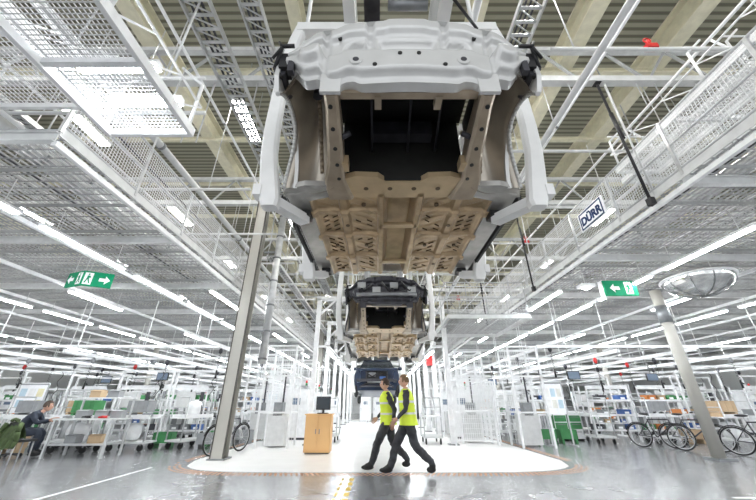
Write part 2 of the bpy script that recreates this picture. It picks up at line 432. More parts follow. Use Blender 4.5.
# ------------------------------------------------------------------ car bodies
def car(loc, rot, panel_mat, sy, label, sx=1.0):
    r = root('car_body', label, 'car body', loc, rot)
    S = lambda x, y, z: Vector((x*sx, y*sy, z))
    ss = lambda a, b, x: max(0, min(1, (x-a)/(b-a)))**2*(3-2*max(0, min(1, (x-a)/(b-a))))
    def top(x):
        ax = abs(x); return .76-.04*ss(.40, .50, ax)-.16*ss(.6, .82, ax)+.02*ss(.16, .12, ax)
    def bot(x):
        ax = abs(x); return .18+.03*ss(.30, .36, ax)*(1-ss(.40, .46, ax))+.10*ss(.50, .60, ax)+.16*ss(.66, .80, ax)
    def prof(z, x):
        t = (z-bot(x))/(top(x)-bot(x))
        return -.055*ss(.08, .14, t)*(1-ss(.44, .50, t))-.04*ss(.80, .86, t)
    def fn(u, v):
        x = -.82+1.64*u; ax = abs(x)
        z = bot(x)+(top(x)-bot(x))*v
        y = .10*(ax/.82)**2+prof(z, x)
        for cx in (-.34, .34): y += .05*ss(.095, .07, math.hypot(x-cx, (z-.54)*1.2))
        y += .04*ss(.20, .17, ax)*ss(.42, .46, z)*ss(.62, .58, z)
        y += .03*ss(.03, .02, abs(ax-.25))*ss(.45, .48, z)+.03*ss(.03, .015, abs(ax-.55))
        for cx in (-.64, .64): y -= .06*ss(.10, .06, math.hypot(x-cx, z-.46))
        return S(x, y, z)
    p = MB().grid(fn, 110, 44, panel_mat)
    p.grid(lambda u, v: S(-.82+1.64*u, .10*(abs(-.82+1.64*u)/.82)**2+.07*v, bot(-.82+1.64*u)), 80, 3, panel_mat)
    p.grid(lambda u, v: S(-.82+1.64*u, .10*(abs(-.82+1.64*u)/.82)**2-.04+.3*v, top(-.82+1.64*u)), 80, 3, panel_mat)
    part(r, 'front_panel', p)
    for x, z in ((-.22, .28), (.22, .28), (-.06, .38), (.06, .38), (-.46, .64), (.46, .64)):
        yy = fn((x+.82)/1.64, (z-bot(x))/(top(x)-bot(x))).y
        part(r, 'mounting_hole', MB().tube((x*sx, yy-.006, z), (x*sx, yy+.01, z), .014, darkbay, 12))
    for s in (-1, 1):
        part(r, 'towing_boss', MB().tube((s*.34, -.05*sy, .33), (s*.34, .04, .33), .04, panel_mat, 16).tube((s*.34, -.052*sy, .33), (s*.34, .0, .33), .02, dark, 12))
        e = MB(); e.box(S(s*.84, .12, .50), (.07, .10, .14), black); e.path([S(s*.78, .05, .62), S(s*.86, .04, .60), S(s*.91, .1, .45), S(s*.85, .1, .36)], .014, black)
        e.path([S(s*.80, .08, .56), S(s*.92, .14, .52), S(s*.89, .2, .40)], .018, black); e.tube(S(s*.86, .1, .42), S(s*.86, .3, .42), .03, dark)
        e.box(S(s*.78, .06, .40), (.04, .04, .10), dark); e.path([S(s*.89, .05, .66), S(s*.85, .02, .56), S(s*.92, .06, .50)], .010, black)
        part(r, 'bumper_bracket', e, 'black bracket with cables')
    for s in (-1, 1):
        l = MB()
        rings = []
        for (y, x, w, z0, z1) in ((.05, .50, .045, .12, .26), (.15, .50, .045, .10, .24), (.25, .505, .05, .07, .22), (.4, .51, .055, .035, .2), (.55, .52, .06, .005, .17), (.72, .545, .08, -.02, .12), (.84, .54, .10, -.03, .08), (.97, .52, .11, -.03, .03)):
            rings.append([S(s*(x-w), y, z0+.02), S(s*(x-w+.02), y, z0), S(s*(x+w-.02), y, z0), S(s*(x+w), y, z0+.02), S(s*(x+w), y, z1), S(s*(x-w), y, z1)])
        if s > 0: rings = [list(reversed(q)) for q in rings]
        l.loft(rings, beige, True, False)
        for y, zz in ((.12, .106), (.27, .068), (.42, .033), (.56, .005), (.70, -.015)): l.tube(S(s*.508, y, zz-.008), S(s*.508, y, zz+.03), .015, darkbay, 10)
        l.box(S(s*.50, .03, .20), (.13, .025, .16), panel_mat)
        l.box(S(s*.45, .60, .05), (.05, .10, .08), tan2); l.tube(S(s*.46, .36, .08), S(s*.40, .36, .12), .02, dark, 10)
        part(r, 'longitudinal_member', l)
        w = MB()
        def wf(u, v):
            a = math.pi*(.20+.80*u); x = .56+.31*v+.10*v*ss(.5, 1, u)
            rr = .37+.085*math.sin(math.pi*min(1, v*1.15))
            z = -.03+rr*math.sin(a)*1.55*(1-.2*v*v)
            y = .43-rr*math.cos(a)
            z += .07*ss(.13, .05, math.hypot(x-.68, y-.42))
            return S(s*x, y, z)
        w.grid(wf, 44, 26, silverp)
        part(r, 'wheelhouse', w)
        w = MB().prism([S(s*.565, .43-.365*math.cos(math.pi*(.2+.8*k/16)), -.03+.56*math.sin(math.pi*(.2+.8*k/16))) for k in range(17)], (s*.004, 0, 0), beige)
        part(r, 'inner_fender_web', w)
        part(r, 'arch_lip', MB().path([wf(k/30, 1) for k in range(31)], .016, panel_mat, 8))
        part(r, 'arch_reinforcement', MB().path([wf(.18+k*.7/20, .30+.12*math.sin(math.pi*k/20))-Vector((0, 0, .004)) for k in range(21)], .018, beige, 8))
        part(r, 'strut_mount', MB().tube(S(s*.68, .42, .57), S(s*.68, .42, .66), .035, dark, 16))
        part(r, 'splash_plate', MB().prism([S(s*.57, .79, -.02), S(s*.80, .78, -.02), S(s*.97, .82, -.03), S(s*1.0, .90, -.05), S(s*.82, 1.0, -.03), S(s*.6, .94, -.02)], (0, 0, .05), bsheet))
        ia = [(2.55+.33*math.cos(math.pi*k/12), .1+.36*math.sin(math.pi*k/12)) for k in range(13)]
        fa = [(.43+.37*math.cos(math.pi*.80*k/14), -.03+.48*math.sin(math.pi*.80*k/14)) for k in range(15)]
        sp = MB(); poly = [(.08, .36), (.10, .60), (.14, .68), (.95, .78), (2.9, .80), (3.15, .78), (3.2, .35), (3.05, .2)]+ia+[(2.2, -.02), (.86, -.02)]+fa
        sp.prism([S(s*.865, y, z) for y, z in poly], (s*.03, 0, 0), panel_mat)
        part(r, 'side_panel', sp)
        pl = MB()
        for a, b in (((.95, .78), (1.4, 1.28)), ((1.4, 1.28), (2.6, 1.30)), ((2.6, 1.30), (3.1, .8)), ((1.95, .78), (2.0, 1.3))):
            pl.beam(S(s*.85, *a), S(s*.77, *b), .07, .07, panel_mat)
        part(r, 'door_pillar_frame', pl)
        si = MB()
        si.loft([[S(s*x, y, z) for x, z in ((.80, -.03), (.96, -.06), (1.0, -.0), (.98, .12), (.82, .12))][::(1 if s < 0 else -1)] for y in (.86, 1.5, 2.0, 2.5, 2.75)], bsheet, True, False)
        part(r, 'sill', si)
        part(r, 'sill_trim', MB().beam(S(s*1.02, .95, -.02), S(s*1.02, 2.7, -.02), .03, .05, black), 'black sill edge strip')
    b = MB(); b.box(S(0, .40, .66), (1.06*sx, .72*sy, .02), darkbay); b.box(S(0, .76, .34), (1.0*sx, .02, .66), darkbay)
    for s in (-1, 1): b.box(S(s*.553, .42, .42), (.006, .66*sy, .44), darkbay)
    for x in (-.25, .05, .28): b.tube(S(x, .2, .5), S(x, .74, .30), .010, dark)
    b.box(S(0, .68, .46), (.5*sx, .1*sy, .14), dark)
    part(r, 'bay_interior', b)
    c = MB(); c.prism([S(-.46, .72, 0), S(-.38, .69, 0), S(-.2, .70, 0), S(-.14, .76, 0), S(.14, .76, 0), S(.2, .70, 0), S(.38, .69, 0), S(.46, .72, 0), S(.60, .90, 0), S(.6, .98, 0), S(-.6, .98, 0), S(-.60, .90, 0)], (0, 0, .05), tan2)
    for x in (-.3, -.1, .1, .3): c.tube(S(x, .85, -.005), S(x, .85, .02), .02, slot, 10)
    part(r, 'front_crossmember', c)
    c = MB(); c.box(S(0, .10, .20), (.90*sx, .05, .04), beige)
    for x in (-.20, .20): c.box(S(x, .15, .20), (.045, .10, .06), beige)
    part(r, 'radiator_crossmember', c)
    # pressed floor with deep centre tunnel, cross ribs and diagonal swages
    def ff(u, v):
        x = -.82+1.64*u; y = .94+1.81*v; ax = abs(x); z = .015
        z += .12*ss(.14, .10, ax)-.035*ss(.21, .19, ax)*ss(.13, .15, ax)
        z -= .034*(ss(.46, .48, ax)*(1-ss(.54, .56, ax)))
        for yc in (1.20, 1.66, 2.18):
            z -= .034*ss(.05, .03, abs(y-yc))*ss(.18, .22, ax)
        z -= .035*ss(.75, .79, ax)
        if .22 < ax < .45 or .57 < ax < .75:
            q = (y*7.0+ax*4.0) % 1.0
            z += .010*ss(.22, .12, abs(q-.5))*ss(.0, .03, min(ax-.22 if ax < .5 else ax-.57, .45-ax if ax < .5 else .75-ax))
        return S(x, y, z)
    part(r, 'floor_pan', MB().grid(ff, 150, 150, tan, False))
    for y in (1.45, 2.35): part(r, 'tunnel_bridge', MB().box(S(0, y, -.005), (.38*sx, .07*sy, .03), tan2))
    f = MB(); rnd = random.Random(3)
    for s in (-1, 1):
        for (ya, yb) in ((1.27, 1.60), (1.73, 2.11), (2.25, 2.68)):
            for (xa, xb) in ((.23, .45), (.57, .75)):
                for i in range(2):
                    for j in range(4):
                        if rnd.random() < .3: continue
                        x = xa+(i+.5)*(xb-xa)/2; y = ya+(j+.5)*(yb-ya)/4; d = .022+.006*rnd.random(); k = (1 if (xa < .5) else -1)*s*(1 if ya != 1.73 else -1)
                        f.beam(S(s*(x-d), y-.020*k, .010), S(s*(x+d), y+.020*k, .010), .007, .010, slot)
    part(r, 'pressed_slot_pattern', f)
    for s in (-1, 1):
        for y, x in ((1.1, .33), (1.92, .33), (2.6, .66), (1.92, .66), (1.43, .50), (2.4, .50)): part(r, 'drain_plug', MB().tube(S(s*x, y, -.026 if x == .50 else -.003), S(s*x, y, .02), .020, slot, 14))
    part(r, 'roof', MB().grid(lambda u, v: S(-.78+1.56*u, 1.4+1.2*v, 1.30+.05*math.sin(math.pi*u)), 12, 4, panel_mat))
    rr = MB().box(S(0, 2.95, .30), (1.3*sx, .5*sy, .03), bsheet); rr.box(S(0, 2.77, .17), (1.3*sx, .02, .28), bsheet); rr.box(S(0, 3.17, .5), (1.6*sx, .03, .4), panel_mat)
    part(r, 'rear_floor', rr)
    return r
SL = math.atan(.10)
CXX = .20
carA = car((CXX, 1.35, 2.86), (0, 0, 0), panelw, 1.0, 'unpainted primed car body shell seen from below, hanging in carrier')
carB = car((.17, 6.2, 2.85), (-SL, 0, 0), dark, 1.35, 'dark-fronted car body shell with tan floor hanging in carrier', .93)
fm = MB()
for x in (-.5, -.2, .15, .5): fm.box((x, -.12, .48+.05*math.sin(x*9)), (.16, .06, .12), mgrey)
for x0 in (-.6, -.1, .3): fm.path([(x0, -.10, .62), (x0+.15, -.14, .40), (x0+.3, -.10, .55)], .02, black)
fm.beam((-.6, -.11, .34), (.6, -.11, .34), .05, .06, steeld)
part(carB, 'front_equipment', fm, 'grey and black equipment fixed on the dark front')

def carrier(loc, rot, sy, sx=1.0):
    r = root('overhead_carrier', 'white C-shaped conveyor carrier gripping a car body', 'conveyor carrier', loc, rot, group='conveyor carriers')
    key = [(.96, 2.04, .12), (1.0, 1.85, .12), (1.05, 1.5, .12), (1.07, 1.0, .12), (1.07, .6, .125), (1.055, .3, .13), (1.02, .08, .14), (.99, -.08, .15), (.97, -.20, .15), (.98, -.26, .12)]
    for s in (-1, 1):
        for y, yf in ((.75, 1.15), (2.35, 2.5)):
            y *= sy; yf *= sy
            a = MB(); rings = []
            for (x0, z, w) in key:
                q = [(dy, dx) for dy, dx in ((-.05, .02), (-.03, 0), (.03, 0), (.05, .02), (.05, w-.02), (.03, w), (-.03, w), (-.05, w-.02))]
                rings.append([Vector((s*(x0+dx)*sx, y+dy, z)) for dy, dx in q][::(1 if s > 0 else -1)])
            a.loft(rings, carrierw, True, False)
            part(r, 'carrier_arm', a)
            part(r, 'support_foot', MB().beam((s*1.04*sx, y, -.19), (s*.86*sx, yf, -.13), .10, .08, carrierw)); part(r, 'support_pad', MB().box((s*.86*sx, yf, -.085), (.11, .13, .05), black))
            part(r, 'end_bracket', MB().box((s*1.14*sx, y-.01, -.12), (.06, .10, .10), carrierw))
    t = MB()
    for y in (.75*sy, 2.35*sy): t.beam((-1.06*sx, y, 2.0), (1.06*sx, y, 2.0), .12, .12, carrierw)
    for x in (-.5, .5): t.beam((x, .3*sy, 2.1), (x, 2.8*sy, 2.1), .12, .12, carrierw)
    for y in (.3*sy, 1.0*sy): t.beam((-.5, y, 2.12), (.5, y, 2.12), .10, .10, lgrey)
    t.box((0, 1.5*sy, 2.15), (.5, .6, .12), lgrey)
    part(r, 'top_frame', t)
    part(r, 'drive_unit', MB().box((-.26, .5*sy, 2.0), (.16, .26, .14), dark).tube((-.1, .5*sy, 2.0), (.3, .5*sy, 2.0), .05, steeld, 14).path([(.2, .4*sy, 2.0), (.5, .35*sy, 1.85), (.85, .7*sy, 1.95)], .015, black, 6))
    for y in (.4*sy, 2.7*sy):
        for x in (-.5, .5):
            w = MB().box((x, y, 2.2), (.05, .2, .14), lgrey)
            w.tube((x-.06, y-.07, 2.30), (x+.06, y-.07, 2.30), .05, black, 12); w.tube((x-.06, y+.07, 2.30), (x+.06, y+.07, 2.30), .05, black, 12)
            part(r, 'trolley_wheel', w)
    return r
carrier((CXX, 1.35, 2.86), (0, 0, 0), 1.0)
carrier((.17, 6.2, 2.85), (-SL, 0, 0), 1.35, .95)
carrier((.0, 14.4, 2.03), (-SL, 0, 0), 1.0)
rl = root('overhead_conveyor_rail', 'pale steel double rail of the overhead car conveyor', 'conveyor rail', (.18, 0, 5.35))
for x in (-.5, .5):
    part(rl, 'rail', MB().ibeam((x, .3, 0), (x, 6.3, 0), .14, .2, lgrey, .03).ibeam((x, 6.3, 0), (x, 30, -2.37), .14, .2, lgrey, .03))
for k in range(15):
    y = .9+k*2; z = 0.14 if y < 6.3 else .14-(y-6.3)*.1
    c = MB().beam((-1.3, y, z), (1.3, y, z), .12, .12, lgrey)
    if k % 2 == 0: c.beam((-.5, y, z), (0, y+1.0, z+.02), .05, .05, lgrey)
    part(rl, 'crossbar', c)
    if y < 20:
        for x in (-1.25, 1.25): part(rl, 'hanger_rod', MB().tube((x, y, z), (x, y, 3.75), .03, lgrey, 8))

# third, dark blue body with exposed front structure
r = root('assembled_car', 'dark blue car body with exposed front structure, hanging in carrier', 'car', (-.05, 14.6, 1.80), (-SL, 0, 0))
b = MB()
profl = [(.5, .95, .04, .92), (.6, 1.0, .04, .98), (1.3, 1.02, .06, 1.06), (3.2, 1.02, .10, 1.08), (4.0, .92, .2, 1.0)]
b.loft([[(x*w, y, z0+(z1-z0)*t) for x, t in ((-.85, 0), (.85, 0), (1, .25), (1, .7), (.9, 1), (-.9, 1), (-1, .7), (-1, .25))] for (y, w, z0, z1) in profl], carblue, True, True)
part(r, 'body_shell', b)
b = MB(); b.loft([[(-w1, y, z), (w1, y, z), (w2, y2, z2), (-w2, y2, z2)] for (w1, y, z, w2, y2, z2) in ((.86, 1.2, 1.0, .66, 1.9, 1.56), (.86, 3.7, 1.02, .66, 3.2, 1.56))], glassd, True, False)
part(r, 'windscreen_cabin', b)
part(r, 'roof', MB().box((0, 2.55, 1.58), (1.3, 1.3, .05), carblue))
b = MB()
b.box((0, -.02, .78), (1.6, .08, .08), carblue).box((0, -.04, .36), (1.7, .10, .10), dark).box((0, .02, .14), (1.3, .10, .06), dark)
for s in (-1, 1): b.box((s*.78, .15, .56), (.14, .3, .50), carblue); b.box((s*.45, .0, .56), (.05, .06, .36), dark); b.beam((s*.7, .1, .1), (s*.4, .4, .3), .08, .08, dark)
part(r, 'front_frame', b)
b = MB().box((0, .25, .52), (.9, .35, .5), black); b.box((-.2, .05, .6), (.3, .08, .16), steeld); b.box((.25, .06, .46), (.26, .08, .12), blue)
b.tube((-.4, .0, .3), (.4, .0, .3), .03, steel); b.path([(-.5, .02, .7), (-.2, -.05, .5), (.1, -.02, .66), (.5, .0, .5)], .025, black)
part(r, 'engine_unit', b)
for s in (-1, 1):
    part(r, 'wing_mirror', MB().ell((s*1.08, 1.3, 1.08), (.12, .06, .07), carblue))
    for y in (.8, 3.3):
        w = MB().torus((0, 0, 0), .25, .08, rubber, 22, 8); w.tube((0, -.06, 0), (0, .06, 0), .19, dark, 16)
        part(r, 'wheel', w, loc=(s*.90, y, .12), rot=(0, 0, math.pi/2))

# ------------------------------------------------------------------ portals & fences
for k in range(7):
    y = 12.6+k*3.0; zt = 5.6-(y-6.3)*.1+.12
    r = root('portal_frame', 'white steel portal frame over the assembly line', 'frame', (0.1, y, 0), group='assembly line portal frames')
    for s in (-1, 1):
        part(r, 'post', MB().box((s*2.45, 0, zt/2), (.16, .16, zt), white).box((s*2.45, 0, .02), (.34, .34, .04), steeld))
        part(r, 'brace', MB().beam((s*2.45, 0, zt-.7), (s*1.8, 0, zt-.06), .07, .07, white))
    part(r, 'crossbeam', MB().box((0, 0, zt), (5.1, .16, .16), white))
    for s in (-1, 1): part(r, 'side_arm', MB().box((s*2.2, 0, 3.22), (.5, .08, .08), white))
for s in (-1, 1):
    r = root('lighting_rail', 'white rail carrying lamps between portal frames', 'rail', (.1+s*2.05, 0, 3.30), group='lamp rails beside the line')
    part(r, 'rail_profile', MB().beam((0, 12.4, 0), (0, 31, 0), .06, .1, white))
fx2 = fixture(tube, 2.0, .16); fx2['label'] = 'white fluorescent light fixture under the line rail, lit'; fx2.location = (-1.95, 14.1, 3.10)
for k in range(6):
    for s in (-1, 1):
        if k == 0 and s < 0: continue
        dup(fx2, (.1+s*2.05, 14.1+3*k, 3.10))
def cage():
    r = root('cage_frame', 'tall white square-post cage frame beside the conveyor', 'frame', group='white cage frames')
    for x in (-.5, .5):
        for y in (-.5, .5): part(r, 'post', MB().box((x, y, 1.55), (.06, .06, 3.1), white))
    for z in (3.07, 2.1, 1.0):
        for s in (-1, 1): part(r, 'rail', MB().box((0, s*.5, z), (.94, .05, .05), white)); part(r, 'rail', MB().box((s*.5, 0, z), (.05, .94, .05), white))
    w = MB()
    for i in range(14): w.box((-.47+i*.072, .5, 1.55), (.008, .008, 3.0), white)
    for i in range(20): w.box((0, .5, .15+i*.15), (1.0, .008, .008), white)
    part(r, 'wire_mesh', w)
    part(r, 'equipment', MB().box((0, .1, .5), (.6, .5, .9), lgrey).box((0, .0, 1.1), (.3, .3, .4), steeld).tube((.1, 0, 1.25), (.1, 0, 2.2), .03, dark)); return r
cgf = cage(); cgf.location = (-3.3, 12.0, 0)
for (x, y) in ((3.45, 13.4), (-3.4, 16.2), (3.4, 16.6), (-3.3, 19.4), (3.4, 20.6), (-4.65, 14.2), (5.05, 12.2), (-5.0, 18.2), (5.0, 19)):
    dup(cgf, (x, y, 0))
def fence():
    r = root('fence_panel', 'white framed wire mesh safety fence panel', 'fence', group='white safety fence panels')
    f = MB()
    for x in (-.7, .7): f.box((x, 0, 1.0), (.05, .05, 2.0), white)
    for z in (.15, 1.05, 1.98): f.box((0, 0, z), (1.4, .04, .04), white)
    part(r, 'frame', f)
    w = MB()
    for i in range(20): w.box((-.66+i*.07, 0, 1.06), (.01, .01, 1.8), white)
    for i in range(12): w.box((0, 0, .2+i*.15), (1.4, .01, .01), white)
    part(r, 'wire_mesh', w); return r
fe = fence(); fe.location = (3.3, 12.4, 0)
for (x, y, a) in ((4.15, 13.3, 90), (4.15, 14.8, 90), (4.15, 16.3, 90), (4.15, 19.3, 90), (-3.98, 13.8, 90), (-3.98, 15.3, 90), (-3.98, 16.8, 90), (4.15, 21, 90), (-3.98, 21, 90), (1.5, 26, 0), (-1.5, 26, 0), (0, 26.2, 0), (5.2, 17.5, 0), (-5.2, 16.9, 0)):
    dup(fe, (x, y, 0), (0, 0, math.radians(a)))
r = root('service_stair', 'grey steel stair rising beside the conveyor to the platform', 'stairs', (3.3, 22.8, 0))
s_ = MB()
for x in (-.35, .35): s_.beam((x, 0, .1), (x, 4.6, 4.5), .05, .2, lgrey)
for k in range(18): s_.box((0, .15+k*.25, .25+k*.24), (.7, .22, .03), lgrey)
part(r, 'flight', s_)
s_ = MB()
for x in (-.37, .37):
    s_.tube((x, 0, 1.1), (x, 4.6, 5.5), .022, white)
    for k in range(5): s_.tube((x, k*1.15, .1+k*1.1), (x, k*1.15, 1.1+k*1.1), .018, white)
part(r, 'handrail', s_)

# ------------------------------------------------------------------ floor level objects
def rack(h=1.9):
    r = root('shelving_rack', 'white steel flow shelving rack holding storage bins', 'shelf', group='flow shelving racks')
    for x in (-.75, .75):
        for y in (-.3, .3): part(r, 'upright', MB().box((x, y, h/2), (.045, .045, h), white))
    for z in (.35, .85, 1.35): part(r, 'shelf', MB().box((0, 0, z), (1.5, .6, .03), lgrey).box((0, -.31, z+.03), (1.5, .02, .06), white))
    part(r, 'header_board', MB().box((0, -.3, h-.06), (1.5, .03, .14), white)); return r
def binmesh(m_):
    w, d, h, t = .30, .40, .2, .012
    mb = MB().box((0, 0, t/2), (w, d, t), m_)
    for s in (-1, 1): mb.box((s*(w/2-t/2), 0, h/2), (t, d, h), m_); mb.box((0, s*(d/2-t/2), h/2), (w, t, h), m_)
    mb.box((0, -d/2-.01, h-.02), (w+.03, .02, .025), m_); mb.box((0, d/2+.01, h-.02), (w+.03, .02, .025), m_)
    mb.box((0, -d/2-.003, h*.45), (w*.5, .004, h*.35), signw)
    return mb.mesh('storage_bin')
bms = [(binmesh(blue), 'blue'), (binmesh(grey), 'grey'), (binmesh(cartan), 'brown'), (binmesh(bgreen), 'green'), (binmesh(orange), 'orange'), (binmesh(lgrey), 'pale grey'), (binmesh(white), 'white'), (binmesh(grey), 'grey'), (binmesh(dark), 'black'), (binmesh(bgreen), 'green')]
nb = 0
def place_bins(x, y, a):
    global nb
    for z in (.365, .865, 1.365):
        for i in range(4):
            if random.random() < .22 or nb > 292: continue
            me, c = random.choice(bms); dx = -.55+i*.37
            o = bpy.data.objects.new('storage_bin', me); COL.objects.link(o)
            o.location = (x+dx*math.cos(a), y+dx*math.sin(a), z); o.rotation_euler = (0, 0, a)
            o['label'] = c+' plastic storage bin on a white shelving rack'; o['category'] = 'bin'; o['group'] = 'storage bins on racks'; nb += 1
rk = rack(); rp = 0
for (x, y) in ((-7.3, 13.6), (-9.2, 13.9), (-11.8, 14.6), (-14, 14.1), (-16.5, 15), (6.0, 14.2), (8.9, 13.9), (10.8, 13.9), (12.9, 14.8), (15.3, 14.2), (-6.2, 17.3), (-9.5, 18.2), (-12.4, 18.5), (-15.5, 19), (-19, 19),
               (6.6, 18.6), (9.0, 19.2), (12, 18.8), (15.5, 19), (18.6, 18), (-7.4, 23), (-11, 24), (-15, 24.5), (-20, 24), (7.5, 23.6), (11, 24.5), (15, 24), (19.5, 24)):
    a = math.radians(random.choice((0, 0, 8, -6)))
    if not rp: rk.location = (x, y, 0); rk.rotation_euler = (0, 0, a)
    else: dup(rk, (x, y, 0), (0, 0, a))
    rp += 1; place_bins(x, y, a)

def stframe():
    r = root('station_frame', 'tall white aluminium station frame with shelf and tool hooks', 'frame', group='white station frames')
    for x in (-.9, .9): part(r, 'post', MB().box((x, 0, 1.2), (.06, .06, 2.4), white).box((x, 0, .03), (.07, .6, .05), white))
    part(r, 'crossbar', MB().box((0, 0, 2.37), (1.8, .06, .06), white)); part(r, 'crossbar', MB().box((0, 0, 1.75), (1.8, .04, .05), white))
    part(r, 'tool_panel', MB().box((-.4, -.03, 1.4), (.7, .02, .5), lgrey)); part(r, 'shelf', MB().box((0, -.15, 1.0), (1.74, .3, .03), steel))
    part(r, 'hose', MB().path([(.5+.06*math.sin(k*.8), -.05, 2.35-k*.06) for k in range(18)], .012, black, 5))
    part(r, 'hanging_part', MB().box((.2, -.05, 1.5), (.12, .05, .3), dark)); part(r, 'hanging_part', MB().box((.75, -.05, 1.55), (.08, .04, .25), grey))
    return r
sf = stframe(); sf.location = (-6.6, 12.9, 0)
for (x, y, a) in ((-8.6, 12.9, 5), (-12.6, 13.2, 0), (-15.2, 13.0, 0), (-10.6, 15.9, 0), (-13.2, 16.4, 10), (-7.2, 15.6, 0), (-17.2, 16.2, 0), (-9.0, 21.5, 0), (-13, 22.3, 0), (-17, 22, 0), (9.7, 16, 0), (12.6, 13.6, 5), (14.6, 16.2, 0), (17, 15.3, 0), (6.4, 16.4, 0), (7.4, 20.2, 0), (11, 21.3, 0), (14.6, 21.6, 0), (18.4, 20.6, 0), (-20, 17, 0), (20, 17, 0), (-14.6, 11.0, 8), (15.2, 12.2, 0)):
    dup(sf, (x, y, 0), (0, 0, math.radians(a)))

def ptrolley():
    r = root('parts_trolley', 'wheeled rack with upright car trim panels', 'cart', group='trim panel racks')
    f = MB().box((0, 0, .18), (1.3, .7, .05), steeld)
    for x in (-.62, .62):
        for y in (-.32, .32): f.box((x, y, .95), (.04, .04, 1.55), steel)
    for y in (-.32, .32): f.box((0, y, 1.70), (1.28, .04, .04), steel)
    for x in (-.62, .62): f.box((x, 0, 1.70), (.04, .64, .04), steel)
    part(r, 'frame', f)
    for i, m_ in enumerate((white, lgrey, grey, white, mgrey, white)):
        x = -.5+i*.2
        part(r, 'trim_panel', MB().grid(lambda u, v: Vector((x+.05*math.sin(math.pi*v), -.26+.52*u*(1-.2*v), .22+.9*v)), 4, 6, m_))
    for x in (-.55, .55):
        for y in (-.28, .28): part(r, 'caster', MB().tube((x, y-.02, .08), (x, y+.02, .08), .08, rubber, 12).box((x, y, .14), (.04, .05, .06), steeld))
    return r
pt = ptrolley(); pt.location = (-10.3, 12.7, 0)
for (x, y, a) in ((-8.2, 14.8, 0), (-13, 15.3, 20), (-10.4, 17.2, 0), (-7.4, 18.6, 0), (12, 16.6, 0), (8.2, 17.8, 0), (14.5, 17.9, 0), (-16, 17.6, 0), (17.0, 13.6, 0)):
    dup(pt, (x, y, 0), (0, 0, math.radians(a)))

def cart():
    r = root('trolley_cart', 'steel transport trolley with tall push frame', 'cart', group='transport trolleys')
    part(r, 'base', MB().box((0, 0, .22), (1.1, .65, .05), lgrey))
    part(r, 'tray', MB().box((0, 0, .85), (1.1, .65, .03), white).box((0, -.32, .9), (1.1, .02, .1), white).box((0, .32, .9), (1.1, .02, .1), white))
    f = MB()
    for x in (-.53, .53):
        for y in (-.3, .3): f.tube((x, y, .22), (x, y, 1.45 if x < 0 else .9), .02, steel)
    f.tube((-.53, -.3, 1.45), (-.53, .3, 1.45), .02, steel); f.tube((-.53, -.3, 1.15), (-.53, .3, 1.15), .015, steel)
    part(r, 'push_frame', f)
    for x in (-.45, .45):
        for y in (-.25, .25): part(r, 'caster', MB().tube((x, y-.02, .09), (x, y+.02, .09), .09, rubber, 14).box((x, y, .17), (.04, .06, .06), steeld))
    return r
ct = cart(); ct.location = (-7.4, 11.2, 0)
for (x, y, a) in ((-9.6, 11.6, 10), (-10.9, 11.3, -15), (-6.1, 11.9, 70), (-12.6, 11.4, 20), (-11.8, 10.1, 5), (-6.0, 14.9, 0), (-8.5, 16.6, 30), (5.3, 15.4, 80), (11.6, 12.1, 15), (13.6, 11.9, -10), (7.3, 17, 0), (9.8, 17.3, 15), (6.2, 21, 0), (-8, 20.4, 20), (-12.3, 20.6, 0), (13.2, 17.6, 30), (12.6, 10.6, 80), (-1.8, 13.8, 90), (1.9, 13.2, 90), (17.2, 12.3, 0), (-8.7, 10.75, 0), (7.9, 13.2, 80), (10.0, 12.9, 0)):
    dup(ct, (x, y, 0), (0, 0, math.radians(a)))
def crate(m_):
    mb = MB().box((0, 0, .16), (.62, .42, .02), m_)
    for s in (-1, 1):
        mb.box((s*.3, 0, .32), (.02, .42, .32), m_); mb.box((0, s*.2, .32), (.62, .02, .32), m_)
        for k in (-.2, 0, .2): mb.box((k, s*.215, .32), (.02, .012, .3), m_)
    for x in (-.25, .25): mb.box((x, 0, .07), (.08, .4, .14), m_)
    return mb.mesh('large_crate')
cg = crate(bgreen); cw = crate(white); cgr = crate(grey); ctn = crate(cartan)
for (x, y, m_, c) in ((-6.85, 11.9, cg, 'green'), (-5.4, 12.4, cg, 'green'), (-4.7, 12.9, cgr, 'grey'), (-13.4, 10.3, cw, 'white'), (12.4, 9.2, cgr, 'grey'), (6.75, 13.2, cg, 'green'), (-10.2, 10.4, ctn, 'brown'), (-5.3, 11.6, cgr, 'grey'), (6.0, 13.2, cg, 'green'), (11.2, 13.2, ctn, 'brown')):
    obj('large_crate', m_, (x, y, 0), (0, 0, random.uniform(-.15, .15)), scale=(.9, .9, .9), label=c+' plastic crate standing on the shop floor', cat='crate', group='plastic crates on floor')
for m_, p in ((cgr, (-7.4, 11.2, .865)), (ctn, (-9.6, 11.6, .865)), (cgr, (-10.9, 11.3, .865)), (ctn, (11.6, 12.1, .865)), (cgr, (-12.6, 11.4, .865)), (cw, (7.3, 17, .865)), (cg, (-8.7, 10.75, .865)), (cgr, (10.0, 12.9, .865))):
    obj('large_crate', m_, p, label='plastic crate carried on a trolley', cat='crate', group='plastic crates on trolleys')
for (x, y, z) in ((-7.4, 11.2, .245), (-8.6, 10.75, .245), (-9.5, 11.6, .245), (11.6, 12.1, .245), (-6.1, 11.9, .865)):
    mb = MB().grid(lambda u, v: Vector(((.25+.03*math.sin(u*40+v*5))*math.cos(2*math.pi*u)*math.sin(math.pi*v)**.6, (.2+.03*math.cos(u*31))*math.sin(2*math.pi*u)*math.sin(math.pi*v)**.6, .24-.24*math.cos(math.pi*v))), 20, 10, white)
    obj('parts_bag', mb, (x, y, z), label='white plastic bag of parts lying on a trolley', cat='bag', group='white parts bags')

